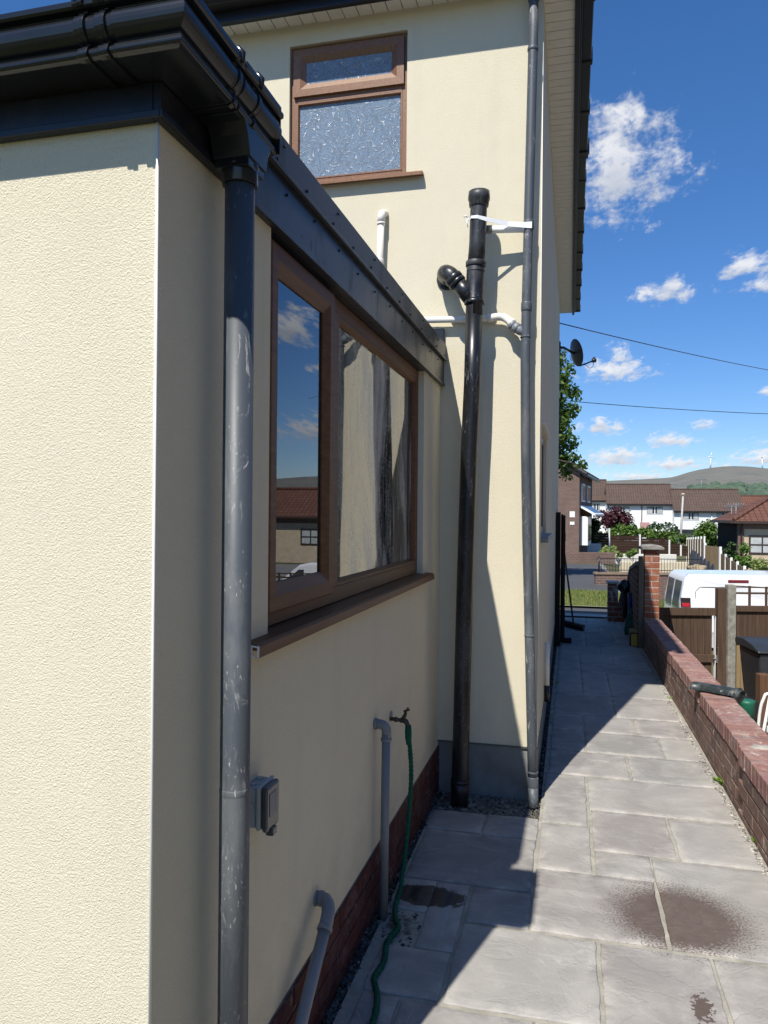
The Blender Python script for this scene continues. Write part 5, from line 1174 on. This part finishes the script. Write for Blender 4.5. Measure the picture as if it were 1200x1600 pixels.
def aerial(u, vb, vt, d, label, s=1.):
    o = thing('aerial', label, 'aerial', Matrix.Translation(far(u, d, zat(vb, d)))); K = frameK(u, d)
    mb = MB(); mb.tube([K @ Vector((0, 0, zat(vb, d)-.6)), K @ Vector((0, 0, zat(vt, d)))], .035*s, 6); mb.build('mast', M['greypipe2'], o)
    mb = MB(); zt = zat(vt, d)
    mb.tube([K @ Vector((-.6*s, 0, zt-.1)), K @ Vector((.6*s, 0, zt-.1))], .022*s, 5)
    for k in range(7): x = (-.55+k*.18)*s; mb.tube([K @ Vector((x, -.25*s, zt-.1)), K @ Vector((x, .25*s, zt-.1))], .015*s, 5); mb.tube([K @ Vector((x, 0, zt-.28*s)), K @ Vector((x, 0, zt+.08*s))], .015*s, 5)
    mb.build('antenna', M['greypipe2'], o)
aerial(1095.5, 762, 743, 106, 'tall thin television aerial above the roof ridge right of the lamp post', 1.3)
aerial(1051, 756, 751, 110, 'small aerial at the junction of the two brown roofs', 1.)
aerial(1150, 806, 782, 47.5, 'spindly aerial on the bungalow roof corner, taller of the pair', .9)
aerial(1143, 808, 785, 49, 'spindly aerial just left of the taller one on the bungalow', .8)
# ------------------------------------------------------------------ bungalow
BG = frameK(1153.5, 45, -2.2, -math.degrees(TH))
bg = thing('bungalow', 'buff bungalow with a hipped red tiled roof and brown windows at the right edge', 'bungalow', BG)
s45 = 45/1180
def bz(v): return H+(800-v)*s45+2.2
mb = MB(); mb.box(.34, 15, .05, 6.3, -.3, bz(810)); mb.build('wall', m_plain('buff_render', (.50, .41, .28), .9, .12, 3, .3), bg, BG)
mb = MB(); mb.box(0, .335, 0, .4, -.3, bz(810)); mb.build('brick_corner', Hb, bg, BG)
mb = MB(); mb.box(.336, 15, .0, .045, bz(821), bz(810)); mb.build('head_band', Hb, bg, BG)
mb = MB(); mb.box(-.02, .33, .41, 6.3, -.3, bz(810)); mb.build('timber_side', M['darkwood'], bg, BG)
mb = MB(); ze = bz(808.5); xa, xb, ya, yb = -.35, 15.5, -.45, 6.7; hh = 3.57; zr = ze+1.95
mb.face([(xa, ya, ze), (xb, ya, ze), (xb-hh, ya+hh, zr), (xa+hh, ya+hh, zr)]).face([(xb, ya, ze), (xb, yb, ze), (xb-hh, ya+hh, zr)]).face([(xb, yb, ze), (xa, yb, ze), (xa+hh, ya+hh, zr), (xb-hh, ya+hh, zr)]).face([(xa, yb, ze), (xa, ya, ze), (xa+hh, ya+hh, zr)]).face([(xa, ya, ze-.02), (xa, yb, ze-.02), (xb, yb, ze-.02), (xb, ya, ze-.02)])
mb.build('roof', M['rooftile3'], bg, BG)
mb = MB(); mb.tube([(xa, ya, ze+.05), (xa+hh, ya+hh, zr+.05)], .11, 8).tube([(xb, ya, ze+.05), (xb-hh, ya+hh, zr+.05)], .11, 8).tube([(xa+hh, ya+hh, zr+.05), (xb-hh, ya+hh, zr+.05)], .11, 8); mb.build('ridge_tiles', M['rooftile3'], bg, BG)
mb = MB(); mb.box(xa, xb, ya-.1, ya, ze-.15, ze+.0).box(xa-.1, xa-.001, ya, yb, ze-.15, ze+.0); mb.tube([(.2, -.25, ze-.1), (.17, -.06, ze-.6), (.17, -.06, 0)], .05, 8); mb.build('gutter', m_plain('brown_gutter', (.05, .028, .02), .5, .1), bg, BG)
for k, x in enumerate((.60, 5.4, 9.6, 12.4)):
    W2 = 2.2; z0, z1 = bz(860), bz(831)
    mb = MB(); mb.box(x, x+.1, .0, .048, z0, z1).box(x+W2-.1, x+W2, .0, .048, z0, z1).box(x+.1, x+W2-.1, .0, .048, z0, z0+.1).box(x+.1, x+W2-.1, .0, .048, z1-.1, z1).box(x+.1, x+W2-.1, .001, .048, (z0+z1)/2-.04, (z0+z1)/2+.04).box(x+W2/3-.04, x+W2/3+.04, .002, .048, z0+.1, z1-.1).box(x+2*W2/3-.04, x+2*W2/3+.04, .002, .048, z0+.1, z1-.1)
    w_ = mb.build('window', m_plain('brown_frame', (.04, .022, .015), .5, .1), bg, BG)
    mb = MB(); mb.box(x+.1, x+W2-.1, .02, .04, z0+.1, z1-.1); sub(w_, mb.build('pane', M['netglass'], bg, BG))
# a second bungalow with a gable, outside the frame but mirrored in the brown window
GK = frameK(1420, 52, -2.6, 12)
g2 = thing('bungalow', 'bungalow with a white edged gable, seen mirrored in the brown window', 'bungalow', GK)
mb = MB(); mb.box(0, 6, 0, 7, -.3, 3.0).prism([(0, 3.0), (6, 3.0), (3, 5.2)], 0, 7, 'y').box(6.01, 14, 2, 7, -.3, 3.0); mb.build('wall', m_plain('buff_render', (.48, .38, .26), .9, .12), g2, GK)
mb = MB(); mb.prism([(-.4, 2.75), (3, 5.2), (6.4, 2.75), (6.4, 2.95), (3, 5.45), (-.4, 2.95)], -.1, 7, 'y').prism([(1.6, 2.9), (5.2, 4.8), (5.4, 4.8), (1.7, 3.05)], 6.0, 14.4, 'x'); mb.build('roof', M['rooftile3'], g2, GK)
mb = MB(); mb.prism([(-.4, 2.70), (3, 5.15), (6.4, 2.70), (6.4, 2.95), (3, 5.40), (-.4, 2.95)], -.16, -.11, 'y'); mb.build('bargeboard', M['white'], g2, GK)
for (x0_, x1_, z0_, z1_) in ((1.6, 4.4, .9, 2.1),):
    mb = MB(); mb.box(x0_, x1_, -.05, -.01, z0_, z1_); w_ = mb.build('window', m_plain('brown_frame', (.04, .022, .015), .5, .1), g2, GK)
    mb = MB(); mb.box(x0_+.12, 2.9, -.07, -.051, z0_+.12, z1_-.12).box(3.1, x1_-.12, -.07, -.051, z0_+.12, z1_-.12); sub(w_, mb.build('pane', M['netglass'], g2, GK))
# house added out of frame to darken the side wall and bounce warm light
nh = thing('sky_block_house', 'unseen tall buff rendered house added beyond the right edge to cut sky light', 'house', at(7, 2, -1))
mb = MB(); mb.box(4.7, 13, -7, 9.8, -1.4, 4.6); mb.build('wall', m_plain('buff_render', (.46, .36, .25), .9, .12), nh)
mb = MB(); mb.prism([(4.3, 4.55), (13.4, 4.55), (8.85, 7.2)], -7.3, 10.1, 'y'); mb.build('roof', M['rooftile2'], nh)

# ------------------------------------------------------------------ across the road: walls, railings, fences, shrubs
K2 = frameK(932, 22.5, 0, -1.5); p2 = 22.5/1180
def z2(v): return H+(800-v)*p2
rw = thing('railing_wall', 'low brown brick wall carrying thin black railings across the road', 'wall', K2 @ at(0, 0, -.5))
mb = MB(); mb.box(0, 3.2, 0, .22, -1.2, z2(894)); mb.build('brickwork', Hb, rw, K2); mb = MB(); mb.box(-.03, 3.23, -.03, .25, z2(894)+.001, z2(891)); mb.build('coping', m_plain('tan_coping', (.24, .17, .12), .9, .2), rw, K2)
mb = MB(); x = .1
while x < 3.1: mb.tube([(x, .11, z2(892)), (x, .11, z2(869))], .007, 5); x += .085
mb.box(.05, 3.15, .10, .12, z2(870), z2(869)).box(.05, 3.15, .10, .12, z2(888), z2(887)).tube([(.12, .11, z2(893)), (.12, .11, z2(866))], .022, 8).tube([(1.34, .11, z2(893)), (1.34, .11, z2(866))], .022, 8)
mb.build('railing', M['blackfascia'], rw, K2)
def lowwall(name, u0, u1, d, v0, v1, mat, label, cat='wall', t_=.25, turn=0, bev=.02, group=None):
    K = frameK(u0, d, 0, turn); mb = MB(); mb.box(0, (u1-u0)/1180*d, 0, t_, zat(v1, d)-.3, zat(v0, d)); tag(mb.build(name, mat, None, K, bevel=bev), label, cat, group)
lowwall('kerb_wall', 872, 962, 33.5, 860, 868, Hb, 'low brown brick retaining wall at the back of the shaded driveway')
lowwall('planter_wall', 971, 1076, 30, 874, 883, m_plain('cream_wall', (.60, .52, .36), .85, .12), 'low cream garden wall nearest behind the thin railings')
lowwall('planter_wall', 958, 1058, 38, 862, 871, m_plain('pale_wall', (.66, .63, .54), .85, .12), 'low pale garden wall under the dark fence with white posts')
lowwall('white_wall', 918, 940, 50, 846, 854, m_plain('white_wall', (.62, .62, .60), .85, .1), 'short white wall beside the brown house')
M['fencebrown'] = m_wood('dark_brown_fence', (.040, .022, .018), (.065, .038, .030), .85, 'x', .1, scale=.3)
fd = thing('garden_fence', 'dark brown panel fence with tall white posts in front of the hedge', 'fence', frameK(905, 55, -1.4))
KF = frameK(905, 55, 0, 0); pf = 55/1180
def zf(v): return H+(800-v)*pf
segs = [(905, 951, 829), (953, 999, 833), (1001, 1045, 838), (1047, 1063, 843), (1065, 1080, 850)]
for a, b, vt in segs: 
    mb = MB(); x0, x1 = (a-905)*pf, (b-905)*pf; z = zf(864)
    while z < zf(vt)-.1: mb.box(x0, x1, 0, .04, z, z+.17); z += .18
    mb.build('panel', M['fencebrown'], fd, KF)
for u, vt in ((952, 822), (1000, 831), (1046, 839), (1064, 847)):
    mb = MB(); mb.box((u-905)*pf-.055, (u-905)*pf+.055, -.06, .08, zf(864), zf(vt)); mb.build('post', M['white'], fd, KF)
def fence_run(name, P, label, mat, n_seg, hgt, postm, steps=None, pw=.05, vtops=None):
    a, b = P; o = thing(name, label, 'fence', Matrix.Translation(a)); dv = (b-a); L = Vector((dv.x, dv.y, 0)).length; dr = Vector((dv.x, dv.y, 0)).normalized(); nr = Vector((-dr.y, dr.x, 0))
    for k in range(n_seg+1):
        p = a.lerp(b, k/n_seg); mb = MB(); m_ = Matrix.Translation(p) @ Matrix(((dr.x, nr.x, 0, 0), (dr.y, nr.y, 0, 0), (0, 0, 1, 0), (0, 0, 0, 1)))
        mb.box(-pw, pw, -pw, pw, -hgt-.3, .12, m=m_); mb.build('post', postm, o)
        if k < n_seg:
            l = L/n_seg; mb = MB(); x = pw
            nb = max(4, int((l-2*pw)/.12)); bw_ = (l-2*pw)/nb
            for i in range(nb): mb.box(pw+i*bw_, pw+(i+1)*bw_-.008, -.012, .012, -hgt-.3, 0, m=m_)
            mb.build('panel', mat, o)
    return o
def fp3(u, v, d): return far(u, d, zat(v, d))
fence_run('garden_fence', (fp3(1074, 838, 56), fp3(1101, 836.5, 41)), 'pale timber fence with close white posts running away from the camera', M['tanwood'], 7, 1.5, M['white'], pw=.04)
fence_run('garden_fence', (fp3(1102, 847, 40), fp3(1126, 853, 37.5)), 'broad pale timber fence panel below the big green shrub', M['tanwood'], 1, 1.6, M['white'], pw=.055)
fence_run('garden_fence', (fp3(1127, 860, 36), fp3(1177, 892, 26)), 'pale timber fence stepping down towards the white van', M['tanwood'], 5, 1.5, M['white'], pw=.045)
ar = thing('arched_fence', 'dark blue fence of pointed arch panels above the white van', 'fence', Matrix.Translation(fp3(1080, 890, 34)))
a_, b_ = fp3(1079, 853, 37), fp3(1117, 880, 29); dr_ = Vector((b_.x-a_.x, b_.y-a_.y, 0)); L_ = dr_.length/7; dr_.normalize(); nr_2 = Vector((-dr_.y, dr_.x, 0)); NV = m_plain('navy_paint', (.020, .026, .045), .6, .2)
for k in range(7):
    p = a_.lerp(b_, k/7); m_ = Matrix.Translation(p) @ Matrix(((dr_.x, nr_2.x, 0, 0), (dr_.y, nr_2.y, 0, 0), (0, 0, 1, 0), (0, 0, 0, 1))); w = L_; mb = MB()
    mb.prism([(.02, -1.4), (w-.02, -1.4), (w-.02, -.30), (w*.78, -.10), (w*.5, .02), (w*.22, -.10), (.02, -.30)], 0, .04, 'y', m=m_); mb.build('panel', NV, ar)
lp = thing('street_lamp', 'tall pale street lamp standing before the white houses', 'street lamp', Matrix.Translation(far(1064, 62, -2)))
a, b = fp3(1063.5, 842, 62), fp3(1067, 771, 62); mb = MB(); mb.tube([a-Vector((0, 0, 1)), a.lerp(b, .3), b], [.11, .09, .07], 10); mb.build('column', m_plain('lamp_column', (.42, .42, .38), .6, .2), lp)
mb = MB(); c = b+Vector((0, 0, .12)); mb.tube([b, c], [.07, .13], 10).ball(c+Vector((0, 0, .05)), .17, 6, .5); mb.build('lantern', m_plain('lantern', (.55, .45, .35), .4, .1), lp)
bush('shrub', 'round dark purple shrub before the white houses', 'shrub', 933, 985, 787, 832, 66, M['leafP'], 2600, .16, nc=14)
bush('shrub', 'thin purple branches poking above the left of the purple shrub', 'shrub', 928, 950, 789, 812, 70, M['leafP'], 220, .15, nc=6)
o = bush('hedge', 'clipped bright green hedge behind the dark fence', 'hedge', 928, 1062, 816, 842, 60, M['leafB'], 5200, .13, depth=1.2, nc=34, stem=False)
bush('shrub', 'dark bushy shrub with white blossom to the right of the hedge', 'shrub', 1012, 1055, 808, 842, 61, M['leafD'], 2200, .15, nc=12)
mb = MB(); leaves(mb, [(tuple(fp3(random.uniform(1010, 1050), random.uniform(812, 828), 59.5)), .35) for _ in range(8)], 60, .09); tag(mb.build('blossom', M['white']), 'white blossom scattered over the dark shrub', 'blossom', kind='stuff')
bush('shrub', 'low yellow green hedge end above the white fence post', 'shrub', 1046, 1078, 826, 848, 57, M['leafB'], 900, .13, nc=8)
bush('shrub', 'tall loose green shrub before the right hand white house', 'shrub', 1083, 1131, 806, 856, 62, M['leafB'], 2600, .15, nc=13)
bush('shrub', 'small green bush growing against the bungalow fence', 'shrub', 1150, 1176, 846, 886, 37, M['leafB'], 1100, .09, nc=8)
bush('shrub', 'wild pale flowering shrubs below the bungalow window', 'shrub', 1168, 1235, 862, 896, 39, M['leafY'], 3000, .08, nc=16)
bush('shrub', 'dark climbing shrub on the timber side of the bungalow', 'shrub', 1130, 1150, 842, 872, 43, M['leafD'], 700, .10, nc=6)
bush('shrub', 'dark evergreen mass beside the brown house porch', 'shrub', 911, 937, 796, 852, 52, M['leafD'], 1900, .12, nc=10)
bush('garden_plant', 'bushy yellow green plants along the back of the driveway, left of the urn', 'plant', 936, 966, 845, 866, 36, M['leafY'], 900, .07, nc=9)
bush('garden_plant', 'spiky green plant behind the cream garden wall', 'plant', 980, 1000, 853, 868, 34, M['leafB'], 260, .12, nc=4)
bush('garden_plant', 'orange tinted plant spilling from an urn by the railings', 'plant', 962, 973, 854, 872, 29, M['leafY'], 260, .05, nc=5)
ur = MB(); g = fp3(967, 880, 28.6); ur.tube([g, g+Vector((0, 0, .04)), g+Vector((0, 0, .08)), g+Vector((0, 0, .22)), g+Vector((0, 0, .24))], [.07, .07, .03, .10, .11], 14); tag(ur.build('urn', m_plain('blue_grey_urn', (.12, .14, .17), .6, .2)), 'small dark urn standing at the end of the railings', 'urn')
ur = MB(); lumpy(ur, tuple(fp3(1090, 883, 28)), .35, .2, .12, .3, 10, 4); tag(ur.build('rubble_heap', m_plain('straw', (.30, .24, .15), .95, .4, 20, .6)), 'small straw coloured heap on the ground above the white van roof', 'heap')
bush('tree', 'dark green trees behind the second bungalow, mirrored in the brown window', 'tree', 1300, 1620, 770, 835, 95, M['leafD'], 5000, .35, nc=30)
# ------------------------------------------------------------------ hills, woodland, turbines
HP = [(-300, 760), (500, 760), (800, 752), (900, 749.5), (945, 748), (1000, 745), (1040, 742.5), (1052, 741), (1071, 734.6), (1090, 729.5), (1108, 726.4), (1128, 723.8), (1147, 723), (1170, 723.5), (1200, 726.5), (1300, 732), (1420, 734), (1600, 742), (2200, 755), (4000, 770)]
def azel(u, v): return math.atan((u-600)/1180)-TH, math.atan((800-v)/math.hypot(1180, u-600))
AE = [azel(u, v) for u, v in HP]
from mathutils import noise as mn
mb = MB(); azs = [R(-75)+R(155)*i/420 for i in range(421)]; rs = [500, 600, 700, 800, 900, 1000, 1150, 1300, 1500, 1700, 1900, 2100, 2300, 2500, 2650, 2800, 2900, 3000, 3150, 3400]
def hz_(a, r):
    cz = math.tan(lerp(AE, a))*3000; t = (r-520)/2480
    h = -12+(cz+13.6)*max(0, t)**1.05 if r <= 3000 else -12+(cz+13.6)*(1-(r-3000)/900)
    p = Vector((r*math.sin(a)/260, r*math.cos(a)/260, 0)); fade = min(1, max(0, (r-600)/500))*(.0 if r >= 3000 else 1)
    return h+fade*(mn.noise(p)*7+mn.noise(p*3)*3.5+mn.noise(p*9)*1.6)*(1 if r < 2700 else .35)
for r in rs:
    for a in azs: mb.v.append((r*math.sin(a), r*math.cos(a), hz_(a, r)))
na = len(azs)
for j in range(len(rs)-1):
    for i in range(na-1): a = j*na+i; mb.f.append([a, a+1, a+na+1, a+na]); mb.sm.append(True)
t = NT('moorland')
c = t.mix(t.rng(t.noise(.006, 8, .62, .8), .38, .62), (.165, .145, .095), (.115, .105, .070)); c = t.mix(t.math('MULTIPLY', t.rng(t.noise(.02, 7, .7, .5, vec=t.map((1, .35, 3))), .48, .7), .8), c, (.20, .165, .115))
c = t.mix(t.math('MULTIPLY', t.rng(t.noise(.05, 6, .7), .5, .75), .6), c, (.06, .075, .035)); c = t.mix(.32, c, (.20, .225, .25))  # last blue-grey mix puts distance haze into the hill colour
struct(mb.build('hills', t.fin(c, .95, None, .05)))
mb = MB()
for i in range(1500):
    u = random.uniform(1078, 1600) if i > 250 else random.uniform(1085, 1110); r = random.uniform(880, 1180); a = math.atan((u-600)/1180)-TH
    if u < 1130 and random.random() < .6: r = random.uniform(980, 1090)
    z = hz_(a, r); s = random.uniform(5, 9); c = Vector((r*math.sin(a), r*math.cos(a), z+s*.6)); b = len(mb.v)
    for k in range(5):
        tt = math.pi*k/4
        for j in range(7): q = 2*math.pi*j/7; f = random.uniform(.75, 1.2); mb.v.append((c.x+s*f*math.sin(tt)*math.cos(q), c.y+s*f*math.sin(tt)*math.sin(q), c.z+s*1.1*math.cos(tt)))
    for k in range(4):
        for j in range(7): p = b+k*7+j; q = b+k*7+(j+1) % 7; mb.f.append([p, p+7, q+7, q]); mb.sm.append(False)
t = NT('distant_wood'); t.fin(t.mix(.25, t.ramp(t.island(), [(0, (.03, .06, .02)), (.7, (.06, .10, .03)), (1, (.09, .12, .05))]), (.16, .2, .24)), .95, None, .05)  # haze over the far trees mixed into their colour as blue-grey
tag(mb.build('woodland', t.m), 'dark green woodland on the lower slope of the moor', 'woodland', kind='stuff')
for u, v, lab, ph in ((1109.5, 708, 'white wind turbine on the moor skyline, the left one', .2), (1190.5, 709, 'white wind turbine on the moor skyline, the right one', .9)):
    a = math.atan((u-600)/1180)-TH; r = 2980; base = Vector((r*math.sin(a), r*math.cos(a), hz_(a, r)-3)); dd = r*math.cos(a+TH); zt = zat(v, dd)
    o = thing('wind_turbine', lab, 'wind turbine', Matrix.Translation(base), 'wind turbines on the moor'); top = Vector((base.x, base.y, zt))
    mb = MB(); mb.tube([base, top], [2.6, 1.7], 10); mb.build('tower', M['white'], o)
    mb = MB(); mb.tube([top-Fv*3, top+Fv*5], 2., 8); mb.build('nacelle', M['white'], o)
    for k in range(3):
        q = ph+k*2.094; mb = MB(); d_ = Rv*math.sin(q)+Vector((0, 0, 1))*math.cos(q); mb.tube([top-Fv*4, top-Fv*4+d_*5, top-Fv*4+d_*15], [.8, 1.3, .3], 6); mb.build('blade', M['white'], o)
# ------------------------------------------------------------------ satellite dish and cables
dk = thing('satellite_dish', 'dark satellite dish on an arm at the far corner of the house', 'satellite dish', Matrix.Translation(far(876, 11.2, zat(548, 11.2))))
cc = far(899, 11.2, zat(548, 11.2)); ax = Vector((math.sin(R(64)), math.cos(R(64)), .25)).normalized(); sx_ = ax.cross(Vector((0, 0, 1))).normalized(); uz = sx_.cross(ax).normalized()*1
mb = MB(); nr_, nn_ = 6, 32
for lay in (0, .006):
    b = len(mb.v)
    for k in range(nr_+1):
        r = k/nr_
        for j in range(nn_): q = 2*math.pi*j/nn_; mb.v.append(tuple(cc+sx_*(.185*r*math.cos(q))+uz*(.205*r*math.sin(q))+ax*(.05*(r*r-1)-lay)))
    for k in range(nr_):
        for j in range(nn_): p = b+k*nn_+j; q = b+k*nn_+(j+1) % nn_; mb.f.append([p, q, q+nn_, p+nn_]); mb.sm.append(True)
DM = m_plain('dish_grey', (.045, .052, .06), .45, .1)
mb.build('dish', DM, dk)
mb = MB(); e = cc-uz*.20; lnb = far(926, 11.05, zat(560, 11.05)); mb.tube([e, lnb], .011, 8); mb.build('feed_arm', M['blackfascia'], dk)
mb = MB(); mb.tube([lnb-Rv*.03, lnb+Rv*.03], .028, 10).tube([lnb, lnb+Vector((0, 0, .05))], .018, 8); mb.build('receiver', M['blackfascia'], dk)
mb = MB(); w0 = Vector((XW, 11.05, zat(546, 11))); mb.tube([w0, w0+Vector((.06, 0, 0)), cc-ax*.05], .018, 8).box(XW-.0, XW+.02, 10.98, 11.12, w0.z-.07, w0.z+.07); mb.build('bracket', M['blackfascia'], dk)
mb = MB(); mb.tube(catmull([lnb, lnb-Vector((.01, 0, .07)), lnb-Vector((.06, 0, .11)), lnb-Vector((.12, 0, .06)), e], 5), .004, 6); mb.build('cable', M['blackfascia'], dk)
def cable(a, b, sag, r, label):
    mb = MB(); mb.tube([a.lerp(b, k/24)-Vector((0, 0, sag*4*(k/24)*(1-k/24))) for k in range(25)], r, 6); tag(mb.build('overhead_cable', M['blackfascia']), label, 'cable', 'overhead cables')
cable(Vector((XW, 11.1, zat(507, 11))), far(1330, 26, zat(590, 26)), .12, .0075, 'upper black cable sloping down from the house corner across the sky')
cable(far(860, 27, zat(621.5, 27)), far(1330, 33, zat(643, 33)), .12, .013, 'lower, flatter black cable crossing the sky behind the tree')
